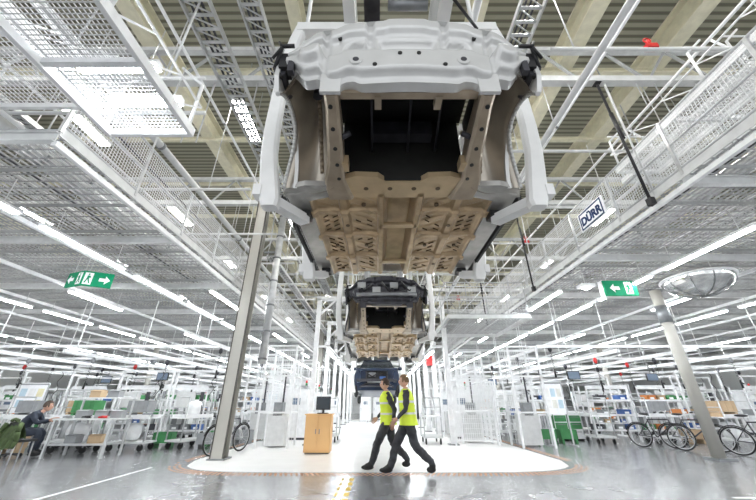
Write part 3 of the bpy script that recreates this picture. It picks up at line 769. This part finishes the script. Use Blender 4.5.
for i, x in enumerate((7.0, 7.55)):
    r = root('tool_cabinet', 'white tool cabinet with green side and drawers', 'cabinet', (x, 14.2, 0), group='green and white tool cabinets')
    part(r, 'body', MB().box((0, 0, .5), (.5, .5, .86), white).box((-.255, 0, .5), (.02, .5, .86), bgreen)); part(r, 'top', MB().box((0, 0, .945), (.54, .54, .03), lgrey))
    for z in (.25, .5, .75):
        d_ = part(r, 'drawer', MB().box((0, -.26, z), (.44, .02, .21), bgreen if z > .3 else white))
        part(d_, 'handle', MB().box((0, -.28, z+.05), (.3, .02, .02), steeld))
    for a in (-.2, .2): part(r, 'foot', MB().box((a, 0, .035), (.06, .4, .07), rubber))

r = root('wood_cabinet', 'orange wood cabinet standing in the white work area', 'cabinet', (-1.7, 10.6, 0))
part(r, 'body', MB().box((0, 0, .5), (.72, .5, .92), wood)); part(r, 'worktop', MB().box((0, 0, .975), (.78, .56, .03), wood)); part(r, 'plinth', MB().box((0, .02, .02), (.66, .42, .04), dark))
for s in (-1, 1):
    d_ = part(r, 'door', MB().box((s*.172, -.255, .5), (.33, .015, .86), wood)); part(d_, 'handle', MB().box((s*.05, -.27, .55), (.02, .02, .12), steeld))
r = root('computer_terminal', 'black computer terminal on the orange wood cabinet', 'computer', (-1.62, 10.6, .99))
part(r, 'stand', MB().box((0, 0, .012), (.3, .22, .024), black).box((0, .04, .08), (.06, .04, .14), black))
part(r, 'screen', MB().box((0, 0, .28), (.42, .07, .36), black).box((0, -.037, .28), (.37, .005, .30), glassd))

def bicycle(label):
    r = root('bicycle', label, 'bicycle', group='parked bicycles')
    for x in (0, 1.06):
        w = MB().torus((0, 0, 0), .325, .02, rubber, 32, 8); w.torus((0, 0, 0), .30, .01, steel, 32, 6); w.tube((0, -.04, 0), (0, .04, 0), .025, steel)
        for k in range(14):
            a = k*math.pi/7; w.tube((0, .02*(-1)**k, 0), (.3*math.cos(a), 0, .3*math.sin(a)), .0025, steel, 4)
        part(r, 'wheel', w, loc=(x, 0, .345))
    f = MB(); bb = (.45, 0, .30); st = (.33, 0, .80); hd = (.88, 0, .82); hd2 = (.92, 0, .66)
    for a, b in ((bb, st), (bb, hd2), (st, hd), (hd, hd2)): f.tube(a, b, .018, dark)
    for s in (-1, 1):
        f.tube((0, s*.05, .345), (.45, s*.03, .30), .010, dark); f.tube((0, s*.05, .345), (.33, s*.02, .76), .009, dark); f.tube(hd2, (1.06, s*.05, .345), .013, steel)
    part(r, 'frame', f)
    part(r, 'saddle', MB().tube((.33, 0, .78), (.31, 0, .93), .013, steel).ell((.28, 0, .96), (.14, .07, .035), black))
    part(r, 'handlebar', MB().tube((.88, 0, .82), (.86, 0, 1.02), .014, steel).path([(.74, -.28, 1.02), (.84, -.2, 1.05), (.88, 0, 1.02), (.84, .2, 1.05), (.74, .28, 1.02)], .013, steel).tube((.74, -.28, 1.02), (.66, -.29, 1.01), .018, black).tube((.74, .28, 1.02), (.66, .29, 1.01), .018, black))
    part(r, 'crank', MB().tube((.45, -.07, .30), (.45, .07, .30), .02, steel).torus((.45, -.05, .30), .09, .006, steel, 20, 5).beam((.45, -.08, .30), (.50, -.08, .14), .02, .015, steel).beam((.45, .08, .30), (.40, .08, .46), .02, .015, steel).box((.5, -.13, .14), (.09, .08, .02), black).box((.4, .13, .46), (.09, .08, .02), black))
    part(r, 'fender', MB().path([(1.06+.365*math.cos(a*.2), 0, .345+.365*math.sin(a*.2)) for a in range(3, 14)], .014, black)); part(r, 'fender', MB().path([(.365*math.cos(a*.2), 0, .345+.365*math.sin(a*.2)) for a in range(3, 15)], .014, black))
    return r
bk = bicycle('dark city bicycle parked on its stand'); bk.location = (8.5, 12.0, 0); bk.rotation_euler = (0, .0, math.radians(-56))
dup(bk, (9.25, 11.6, 0), (0, 0, math.radians(-52))); dup(bk, (9.75, 10.1, 0), (0, 0, math.radians(-50)))
dup(bk, (-4.4, 9.95, 0), (0, 0, math.radians(72)), (1.05, 1.05, 1.05))

def bench(loc, rot=0):
    r = root('workbench', 'steel workbench with pale top and shelf above', 'workbench', loc, (0, 0, rot), group='workbenches')
    part(r, 'worktop', MB().box((0, 0, .88), (1.6, .75, .04), lgrey))
    for x in (-.75, .75):
        for y in (-.33, .33): part(r, 'leg', MB().box((x, y, .43), (.05, .05, .86), steel))
    part(r, 'lower_shelf', MB().box((0, 0, .3), (1.5, .66, .03), steel))
    part(r, 'upper_shelf', MB().box((0, .25, 1.4), (1.5, .3, .03), white)); part(r, 'shelf_post', MB().box((-.72, .33, 1.2), (.04, .04, .7), steel)); part(r, 'shelf_post', MB().box((.72, .33, 1.2), (.04, .04, .7), steel))
bench((-7.75, 9.9, 0), .0); bench((-16, 11.8, 0), 0); bench((-17.9, 12.8, 0), .2)
for (x, y, z) in ((-8.1, 9.95, .9), (-7.5, 9.85, .9), (-7.2, 10.0, .9), (-7.5, 9.9, .315), (-8.1, 9.9, .315), (-7.55, 10.15, 1.415), (-8.05, 10.15, 1.415)):
    cm = random.choice((cartan, grey, cartan, grey))
    mb = MB().box((0, 0, .09), (.30, .24, .18), cm); mb.box((0, -.08, .185), (.32, .13, .01), cm, Matrix.Rotation(.25, 3, 'X')); mb.box((0, .08, .185), (.32, .13, .01), cm, Matrix.Rotation(-.25, 3, 'X'))
    obj('cardboard_box', mb, (x, y, z), (0, 0, random.uniform(-.3, .3)), label='small open-flap box standing on a workbench', cat='box', group='small boxes on benches')
# coils, tools and small parts on the bench
for (x, y, z, m_) in ((-7.85, 9.7, .90, black), (-7.35, 9.62, .90, red), (-8.35, 9.7, .90, steeld)):
    obj('power_tool', MB().tube((0, 0, .035), (.16, 0, .035), .032, m_, 12).tube((.16, 0, .035), (.22, 0, .035), .015, steel, 8).beam((.04, 0, .04), (.0, -.10, .03), .04, .04, m_), (x, y, z), label='handheld power tool lying on the steel workbench', cat='tool', group='power tools on bench')

for (x, y, z, w, h) in ((-12.2, 12.4, 0, 1.0, 1.2), (-16.5, 13.9, 0, 1.2, 1.2), (6.1, 12.3, 0, .7, 1.3), (15.9, 11.4, 0, 1.2, 1.2), (-5.5, 19.3, 0, 1.2, 1.2), (8.4, 21.8, 0, 1.2, 1.2)):
    r = root('notice_board', 'white notice board on steel stand', 'board', (x, y, 0), group='white notice boards')
    part(r, 'panel', MB().box((0, 0, 1.45), (w, .03, h*.8), signw).box((0, -.018, 1.45+h*.36), (w, .01, .05), grey))
    part(r, 'stand', MB().box((-w/2, 0, .95), (.04, .04, 1.9), steel).box((w/2, 0, .95), (.04, .04, 1.9), steel).box((-w/2, 0, .02), (.06, .5, .04), steel).box((w/2, 0, .02), (.06, .5, .04), steel))
    for i in range(3):
        for j in range(2): part(r, 'paper_sheet', MB().box((-w*.3+i*w*.3, -.02, 1.25+j*.36), (w*.22, .004, .26), random.choice(papers)))
for (x, y, z) in ((-9.5, 15.2, 2.35), (-13.5, 17.2, 2.35), (7.9, 13.9, 2.3), (12.4, 15.6, 2.35), (6.6, 20, 2.4)):
    r = root('hanging_monitor', 'flat screen monitor hung above the assembly line', 'monitor', (x, y, z), group='hanging line monitors')
    part(r, 'screen', MB().box((0, 0, 0), (.5, .06, .32), black).box((0, -.032, 0), (.45, .005, .27), screen))
    part(r, 'hanger_pole', MB().tube((0, .03, .16), (0, .03, 4.5-z), .018, steel))

for i, (x, z) in enumerate(((-7.6, 2.75), (-9.8, 2.75), (-12.5, 2.8), (-14.8, 2.8), (-19, 2.9), (7.5, 2.75), (9.9, 2.8), (12.6, 2.8), (15.5, 2.8), (19, 2.9), (-5.6, 3.1), (5.9, 3.1))):
    r = root('tool_rail', 'white suspended tool rail along the assembly line', 'rail', (x, 0, z), group='suspended tool rails')
    part(r, 'rail_profile', MB().beam((0, 10.4, 0), (0, 38, 0), .08, .11, white))
    for k in range(10): part(r, 'hanger_rod', MB().tube((0, 10.8+k*3, 0), (0, 10.8+k*3, 4.47-z), .014, white, 6))
    for k in range(4):
        y = 11.4+k*2.0+random.random()
        t = root('hanging_tool', 'black pneumatic screwdriver hanging on a coiled cable', 'tool', (x, y, z-.06), group='hanging pneumatic tools')
        part(t, 'balancer', MB().ell((0, 0, -.09), (.07, .05, .10), random.choice([red, dark, grey, dark, grey, dark])))
        pts_ = [(.03*math.cos(q*1.3), .03*math.sin(q*1.3), -.18-q*.02) for q in range(29)]
        part(t, 'coiled_cable', MB().path(pts_, .006, black, 5))
        part(t, 'handle', MB().tube((0, 0, -.74), (0, 0, -1.0), .03, black, 10).tube((0, 0, -.8), (.09, 0, -.86), .02, black))
for k in range(7):
    for s in (-1, 1):
        y = 11.3+k*3.2
        mb = MB().beam((s*5.4, y, 3.02), (s*20, y, 3.02), .07, .09, white)
        for x in (6.3, 10.5, 14, 18.3): mb.tube((s*x, y, 3.0), (s*x, y, 4.55), .014, white, 6)
        obj('crossbar', mb, label='white suspended crossbar over the assembly stations', cat='bar', group='suspended crossbars')

# ------------------------------------------------------------------ signs
def textmesh(s, size, mat, ext=.006):
    cu = bpy.data.curves.new('t', 'FONT'); cu.body = s; cu.size = size; cu.extrude = ext; cu.align_x = 'CENTER'; cu.align_y = 'CENTER'; cu.offset = size*.035
    o = bpy.data.objects.new('t', cu); COL.objects.link(o); bpy.context.view_layer.update()
    dg = bpy.context.evaluated_depsgraph_get(); me = bpy.data.meshes.new_from_object(o.evaluated_get(dg)); me.materials.clear(); me.materials.append(mat)
    bpy.data.objects.remove(o); return me
r = root('company_sign', 'white sign with dark blue company lettering on the mezzanine railing', 'sign', (4.95, 6.36, 5.20), scale=(1, .9, .94))
part(r, 'panel', MB().box((0, 0, 0), (.03, 1.0, .50), signw))
bd = MB()
for z in (-.205, .205): bd.box((-.018, 0, z), (.006, .90, .035), navy)
for y in (-.44, .44): bd.box((-.018, y, 0), (.006, .035, .44), navy)
part(r, 'border', bd)
to = part(r, 'lettering', textmesh('DÜRR', .30, navy), loc=(-.02, 0, -.03))
to.rotation_euler = Matrix(((0, 0, -1), (-1, 0, 0), (0, 1, 0))).to_euler()
def exitsign(loc, rot, flip, w, h, label, box=False):
    r = root('exit_sign', label, 'sign', loc, (0, 0, rot), group='green emergency exit signs')
    part(r, 'panel', MB().box((0, 0, 0), (w, .05, h), green))
    if box: part(r, 'housing', MB().box((0, .10, 0), (w+.03, .15, h+.03), signw))
    f = -1 if flip else 1; y = -.03
    part(r, 'arrow', MB().prism([(f*a*h, y, b*h) for a, b in [(-.70, 0), (-.42, .28), (-.42, .11), (-.10, .11), (-.10, -.11), (-.42, -.11), (-.42, -.28)]], (0, .008, 0), signw))
    d = MB(); y2 = y-.004
    d.prism([(f*a*h, y, b*h) for a, b in [(.26, -.40), (.70, -.40), (.70, .40), (.26, .40)]], (0, .008, 0), signw)
    Q = lambda pts: [(f*a_*h, y2, b_*h) for a_, b_ in pts]
    for q in ([(.44, .34), (.52, .34), (.52, .24), (.44, .24)], [(.40, .2), (.54, .2), (.56, -.05), (.42, -.05)], [(.42, -.05), (.5, -.05), (.38, -.34), (.32, -.32)], [(.5, -.05), (.56, -.05), (.64, -.30), (.58, -.33)], [(.34, .12), (.42, .18), (.42, .1), (.36, .04)]):
        d.prism(Q(q), (0, .004, 0), green)
    part(r, 'pictogram', d)
    for s in (-1, 1): part(r, 'hanger_rod', MB().tube((s*w*.35, .02, h/2), (s*w*.35, .02, 4.68-loc[2]), .01, steel))
exitsign((-7.42, 7.42, 4.0), -.35, False, .60, .37, 'green exit sign with arrow and running figure under mezzanine')
exitsign((-6.91, 7.45, 4.0), .45, True, .60, .37, 'green exit sign joined at an angle to another exit sign')
exitsign((6.45, 8.15, 4.02), .0, False, .86, .42, 'single green exit sign with arrow beside a floodlight', True)
r = root('floodlight', 'small bright emergency floodlight beside the exit sign', 'light', (5.65, 8.3, 4.1))
part(r, 'housing', MB().box((0, 0, .03), (.36, .26, .08), white)); part(r, 'lamp', MB().ell((0, 0, -.02), (.10, .08, .04), tubeh)); part(r, 'hanger_rod', MB().tube((0, 0, .06), (0, 0, .58), .012, steel))
r = root('dome_mirror', 'large round convex dome mirror hung near the pale column', 'mirror', (8.8, 8.35, 4.36))
part(r, 'dome', MB().grid(lambda u, v: Vector((.78*math.cos(2*math.pi*u)*math.sin(math.pi*.5*v), .78*math.sin(2*math.pi*u)*math.sin(math.pi*.5*v), -.50*math.cos(math.pi*.5*v))), 32, 10, chrome))
part(r, 'rim', MB().torus((0, 0, 0), .79, .04, white, 36, 6), rot=(math.pi/2, 0, 0))
rb = MB()
for k in range(10):
    a = k*math.pi/5; rb.path([(.79*math.cos(a)*math.sin(q*math.pi/16), .79*math.sin(a)*math.sin(q*math.pi/16), -.51*math.cos(q*math.pi/16)) for q in range(9)], .008, steeld, 5)
part(r, 'guard_ribs', rb)
for y in (-.5, .5): part(r, 'hanger_rod', MB().tube((0, y, -.1), (0, y, .3), .012, steel))

# ------------------------------------------------------------------ people
def person(loc, rot, J, cl, label, vest=True, hair=None, scale=1.0):
    r = root('person', label, 'person', loc, (0, 0, rot)); r.scale = (scale,)*3
    names = list(J.keys()); idx = {n: i for i, n in enumerate(names)}
    E = [('pelvis', 'spine'), ('spine', 'chest'), ('chest', 'neck'), ('neck', 'headbase')]
    for s in 'LR':
        E += [('pelvis', 'hip'+s), ('hip'+s, 'knee'+s), ('knee'+s, 'ank'+s), ('ank'+s, 'toe'+s), ('chest', 'sh'+s), ('sh'+s, 'el'+s), ('el'+s, 'wr'+s)]
    R = {'pelvis': (.125, .15), 'spine': (.115, .14), 'chest': (.12, .16), 'neck': (.06, .06), 'headbase': (.055, .055)}
    for s in 'LR': R.update({'hip'+s: (.115, .115), 'knee'+s: (.09, .09), 'ank'+s: (.072, .072), 'toe'+s: (.04, .045), 'sh'+s: (.072, .072), 'el'+s: (.055, .055), 'wr'+s: (.034, .034)})
    me = bpy.data.meshes.new('b'); me.from_pydata([J[n] for n in names], [(idx[a], idx[b]) for a, b in E], [])
    o = bpy.data.objects.new('b', me); COL.objects.link(o)
    sk = o.modifiers.new('s', 'SKIN'); sk.use_smooth_shade = True
    for n in names:
        d = me.skin_vertices[0].data[idx[n]]; d.radius = R[n]; d.use_root = (n == 'pelvis')
    sb = o.modifiers.new('u', 'SUBSURF'); sb.levels = 2; sb.render_levels = 2
    bpy.context.view_layer.update(); dg = bpy.context.evaluated_depsgraph_get()
    bm_ = bpy.data.meshes.new_from_object(o.evaluated_get(dg)); bpy.data.objects.remove(o)
    mb = MB(); vs = [v.co.copy() for v in bm_.vertices]; ns = [v.normal.copy() for v in bm_.vertices]
    def dist(p, a, b):
        a = Vector(a); b = Vector(b); t = max(0, min(1, (p-a).dot(b-a)/(b-a).length_squared)); return (p-(a+(b-a)*t)).length
    lab = []
    for e in E:
        k = 'torso'
        if e[1][:-1] in ('knee', 'ank', 'hip'): k = 'leg'
        if e[1][:-1] == 'toe': k = 'foot'
        if e[1][:-1] in ('el', 'wr', 'sh'): k = 'arm'
        if e == ('neck', 'headbase'): k = 'neck'
        lab.append((k, J[e[0]], J[e[1]]))
    mm = {'torso': cl[0], 'arm': cl[0], 'leg': cl[1], 'foot': rubber, 'neck': skin}
    mb.v += [tuple(v+n*(.009*math.sin(v.z*42+v.x*30)*math.sin(v.x*25+v.y*30+1))) for v, n in zip(vs, ns)]
    for pgn in bm_.polygons:
        c = pgn.center; k = min(lab, key=lambda q: dist(c, q[1], q[2]))[0]
        mb.f.append(tuple(pgn.vertices)); mb.mi.append(mb.m(mm[k])); mb.sm.append(True)
    bpy.data.meshes.remove(bm_)
    hb_ = Vector(J['headbase']); H = hb_+Vector((.015, 0, .10))
    def hf(u, v):
        a = 2*math.pi*u; ph = math.pi*v; x = math.cos(a)*math.sin(ph); y_ = math.sin(a)*math.sin(ph); z = -math.cos(ph)
        w = 1-.22*max(0, -z)**1.5
        px = .098*x*w
        if x > .9 and abs(y_) < .25 and -.35 < z < .1: px += .018*(1-abs(y_)/.25)
        if -.25 < y_ < .25 and z < -.45 and x > 0: px += .012
        return H+Vector((px, .076*y_*w, .122*z))
    mb.grid(hf, 24, 18, skin)
    for s in (-1, 1):
        mb.ell(H+Vector((.088, s*.030, .012)), (.011, .013, .008), signw, 8, 6); mb.ell(H+Vector((.097, s*.030, .012)), (.004, .006, .006), black, 6, 4)
        mb.ell(H+Vector((-.002, s*.076, -.005)), (.018, .008, .03), skin, 8, 6)
        mb.beam(H+Vector((.095, s*.015, .032)), H+Vector((.088, s*.045, .032)), .006, .006, hairm)
    mb.beam(H+Vector((.096, -.02, -.055)), H+Vector((.096, .02, -.055)), .008, .008, lipm)
    for s in 'LR':
        sg = 1 if s == 'L' else -1
        w = Vector(J['wr'+s]); d = (w-Vector(J['el'+s])).normalized(); side = Vector((0, 1, 0)); fwd = side.cross(d).normalized()
        if fwd.x < 0: fwd = -fwd
        side = d.cross(fwd).normalized()
        pal = []
        for t, ww, tt in ((-.01, .024, .02), (.03, .038, .016), (.07, .042, .014), (.095, .04, .011)):
            c = w+d*t; pal.append([c+fwd*ww*math.cos(q*math.pi/4)+side*tt*math.sin(q*math.pi/4) for q in range(8)])
        mb.loft(pal, skin)
        inn = side*(-1 if side.y*sg > 0 else 1)
        for i, ln in enumerate((.030, .034, .032, .025)):
            b0 = w+d*.092+fwd*(.030-.020*i); b1 = b0+d*ln+inn*.008; b2 = b1+d*ln*.7+inn*.018; b3 = b2+d*ln*.35+inn*.018
            mb.tube(b0, b1, .0095, skin, 7, .009); mb.tube(b1, b2, .009, skin, 7, .008); mb.tube(b2, b3, .008, skin, 7, .006)
        b0 = w+d*.03+fwd*.03; b1 = b0+d*.035+fwd*.025+inn*.01; b2 = b1+d*.03+inn*.01
        mb.tube(b0, b1, .012, skin, 7, .010); mb.tube(b1, b2, .010, skin, 7, .007)
    for s in 'LR':
        a = Vector(J['ank'+s]); t = Vector(J['toe'+s]); dd = (t-a)
        if abs(dd.z) < .12: mb.ell((a+t)/2+Vector((0, 0, -.02)), (.13, .047, .048), rubber, 12, 8)
        else: mb.ell(a*.4+t*.6, (.09, .045, .055), rubber, 12, 8)
    part(r, 'body', mb)
    hm = MB()
    def hr(u, v):
        p = hf(u, .42+.58*v) - H
        if math.cos(2*math.pi*u) > .35 and v < .45: return H+p*.97
        return H+p*1.10+Vector((-.006, 0, .004))
    hm.grid(hr, 24, 12, hair or hairm); part(r, 'hair', hm)
    if vest:
        v = MB(); pe = Vector(J['pelvis']); sp = Vector(J['spine']); ch = Vector(J['chest']); nk = Vector(J['neck'])
        secs = [(pe+Vector((-.01, 0, -.12)), .185, .22, hiv), (pe+Vector((0, 0, .0)), .17, .205, hiv), (pe*.6+sp*.4, .16, .20, silver), (pe*.4+sp*.6, .158, .198, hiv), (sp, .155, .198, hiv), (sp*.5+ch*.5, .158, .205, silver), (sp*.3+ch*.7, .16, .21, hiv), (ch, .158, .218, hiv), (ch*.5+nk*.5, .135, .21, hiv), (ch*.15+nk*.85, .10, .14, hiv), (nk+Vector((0, 0, .01)), .075, .085, hiv)]
        prev = None
        for c, rx, ry, m_ in secs:
            ring = [c+Vector((rx*(1+.03*math.sin(q*2.3+c.z*20))*math.cos(q*math.pi/12), ry*(1+.03*math.cos(q*3.1+c.z*14))*math.sin(q*math.pi/12), 0)) for q in range(24)]
            if prev: v.loft([prev[0], ring], prev[1], False)
            prev = (ring, m_)
        part(r, 'safety_vest', v, 'high visibility yellow vest with reflective bands')
    return r
def walk(f, sp=1.0):
    a = 'L' if f else 'R'; b = 'R' if f else 'L'; sg = {'L': 1, 'R': -1}
    J = {'pelvis': (0, 0, .96), 'spine': (.015, 0, 1.14), 'chest': (.03, 0, 1.34), 'neck': (.035, 0, 1.49), 'headbase': (.05, 0, 1.555)}
    J['hip'+a] = (.02, sg[a]*.095, .90); J['knee'+a] = (.24*sp, sg[a]*.09, .52); J['ank'+a] = (.37*sp, sg[a]*.08, .11); J['toe'+a] = (.37*sp+.17, sg[a]*.09, .075)
    J['hip'+b] = (-.01, sg[b]*.095, .90); J['knee'+b] = (-.10*sp, sg[b]*.09, .49); J['ank'+b] = (-.44*sp, sg[b]*.08, .19); J['toe'+b] = (-.36*sp, sg[b]*.09, .05)
    J['sh'+a] = (.0, sg[a]*.19, 1.40); J['el'+a] = (-.14, sg[a]*.25, 1.14); J['wr'+a] = (-.10, sg[a]*.25, .90)
    J['sh'+b] = (.04, sg[b]*.19, 1.40); J['el'+b] = (.06, sg[b]*.25, 1.12); J['wr'+b] = (.24, sg[b]*.22, .96)
    return J
person((.22, 7.95, 0), math.pi, walk(True, .95), (shirt, trous), 'person walking in yellow safety vest and dark grey trousers', hair=hairm)
person((.62, 7.45, 0), math.pi, walk(False, 1.0), (shirt, trous), 'taller person walking in yellow safety vest and dark work trousers', hair=hairb, scale=1.02)
Js = {'pelvis': (0, 0, .58), 'spine': (.07, 0, .76), 'chest': (.20, 0, .93), 'neck': (.30, 0, 1.03), 'headbase': (.37, 0, 1.05)}
for s, g in (('L', 1), ('R', -1)):
    Js['hip'+s] = (.03, g*.10, .56); Js['knee'+s] = (.45, g*.13, .56); Js['ank'+s] = (.42, g*.13, .12); Js['toe'+s] = (.60, g*.14, .07)
    Js['sh'+s] = (.21, g*.19, .97); Js['el'+s] = (.34, g*.23, .76); Js['wr'+s] = (.56, g*.15, .82)
WX, WY = -9.42, 9.65
person((WX, WY, 0), .45, Js, (hoodie, hoodie), 'person in dark work clothes hunched on a stool at bench', vest=False, hair=hairm, scale=1.04)
r = root('work_stool', 'black work stool under the seated person', 'stool', (WX-.02, WY, 0))
part(r, 'seat', MB().tube((0, 0, .42), (0, 0, .48), .20, black, 20)); part(r, 'pole', MB().tube((0, 0, .1), (0, 0, .42), .03, steel))
b = MB()
for k in range(5):
    a = k*2*math.pi/5; b.beam((0, 0, .1), (.28*math.cos(a), .28*math.sin(a), .07), .04, .03, black); b.ell((.28*math.cos(a), .28*math.sin(a), .035), (.035, .035, .035), rubber, 8, 6)
part(r, 'star_base', b)
CX, CY = -8.5, 8.85
r = root('office_chair', 'steel chair standing beside the bench with jacket over it', 'chair', (CX, CY, 0), (0, 0, 1.3))
part(r, 'seat', MB().box((0, 0, .46), (.44, .44, .05), black)); part(r, 'backrest', MB().box((-.21, 0, .72), (.04, .40, .26), black).box((-.21, -.18, .55), (.03, .03, .3), steel).box((-.21, .18, .55), (.03, .03, .3), steel))
for x in (-.19, .19):
    for y in (-.19, .19): part(r, 'leg', MB().tube((x, y, 0), (x*.9, y*.9, .45), .015, steel))
j = MB()
def jf(u, v):
    d = abs(v-.5)*2; z = .88-.55*d*(1 if v < .5 else .6)-.05*(2*u-1)**2+.03*math.sin(u*13)*d
    return Vector((-.21-(.07+.05*d)*math.cos(math.pi*v)+.03*math.sin(u*22+v*3)*d, (-.25+.50*u)*(1+.15*d), z))
j.grid(jf, 32, 20, olive)
for s in (-1, 1): j.path([(-.26, s*.24, .83), (-.30, s*.30, .66), (-.27, s*.31, .48), (-.29, s*.27, .34)], .05, olive, 10)
j.path([(-.26, -.12, .89), (-.28, 0, .92), (-.26, .12, .89)], .035, olive, 8)
obj('jacket', j, (CX, CY, 0), (0, 0, 1.3), label='olive green work jacket draped over the chair back', cat='jacket')

# ------------------------------------------------------------------ stations in the depth
def station():
    r = root('assembly_station', 'white assembly station cabinet with signal lamp', 'machine', group='white assembly stations')
    part(r, 'cabinet', MB().box((0, 0, .9), (.9, .6, 1.8), white)); part(r, 'display', MB().box((0, -.31, 1.35), (.34, .02, .24), screen))
    part(r, 'plinth', MB().box((0, 0, .04), (.95, .64, .08), dark))
    part(r, 'signal_lamp', MB().tube((.3, 0, 1.8), (.3, 0, 1.95), .03, steel).tube((.3, 0, 1.95), (.3, 0, 2.05), .04, bgreen).tube((.3, 0, 2.05), (.3, 0, 2.15), .04, red))
    part(r, 'door_handle', MB().box((-.35, -.31, .9), (.03, .03, .2), steeld)); return r
sn = station(); sn.location = (3.45, 15, 0)
for (x, y) in ((-3.3, 14.6), (3.4, 18.4), (-3.3, 17.8), (-3.2, 22), (-1.0, 29), (1.2, 30), (-18, 17.6), (17.6, 16.8), (-22, 21), (22, 21), (-6, 26), (6, 27), (-10, 28), (10, 29), (-14.5, 29), (14.5, 29), (-3.2, 26), (0, 33)):
    dup(sn, (x, y, 0))
r = root('fire_hose_box', 'red box mounted on a white line post', 'box', (2.35, 15.5, 3.05))
part(r, 'case', MB().box((0, 0, 0), (.26, .14, .42), red)); part(r, 'bracket', MB().box((.12, .06, 0), (.12, .06, .3), steeld))

# ------------------------------------------------------------------ world, camera
w = bpy.data.worlds.new('World'); scene.world = w; w.use_nodes = True
w.node_tree.nodes['Background'].inputs[0].default_value = (.94, .97, 1, 1); w.node_tree.nodes['Background'].inputs[1].default_value = 1.35
cam = bpy.data.cameras.new('camera'); cam.lens = 15.3; cam.sensor_width = 36; cam.clip_start = .05; cam.clip_end = 200
co = bpy.data.objects.new('camera', cam); COL.objects.link(co); co.location = (0, 0, 1.23); co.rotation_euler = (math.radians(90+25.7), 0, 0)
scene.camera = co
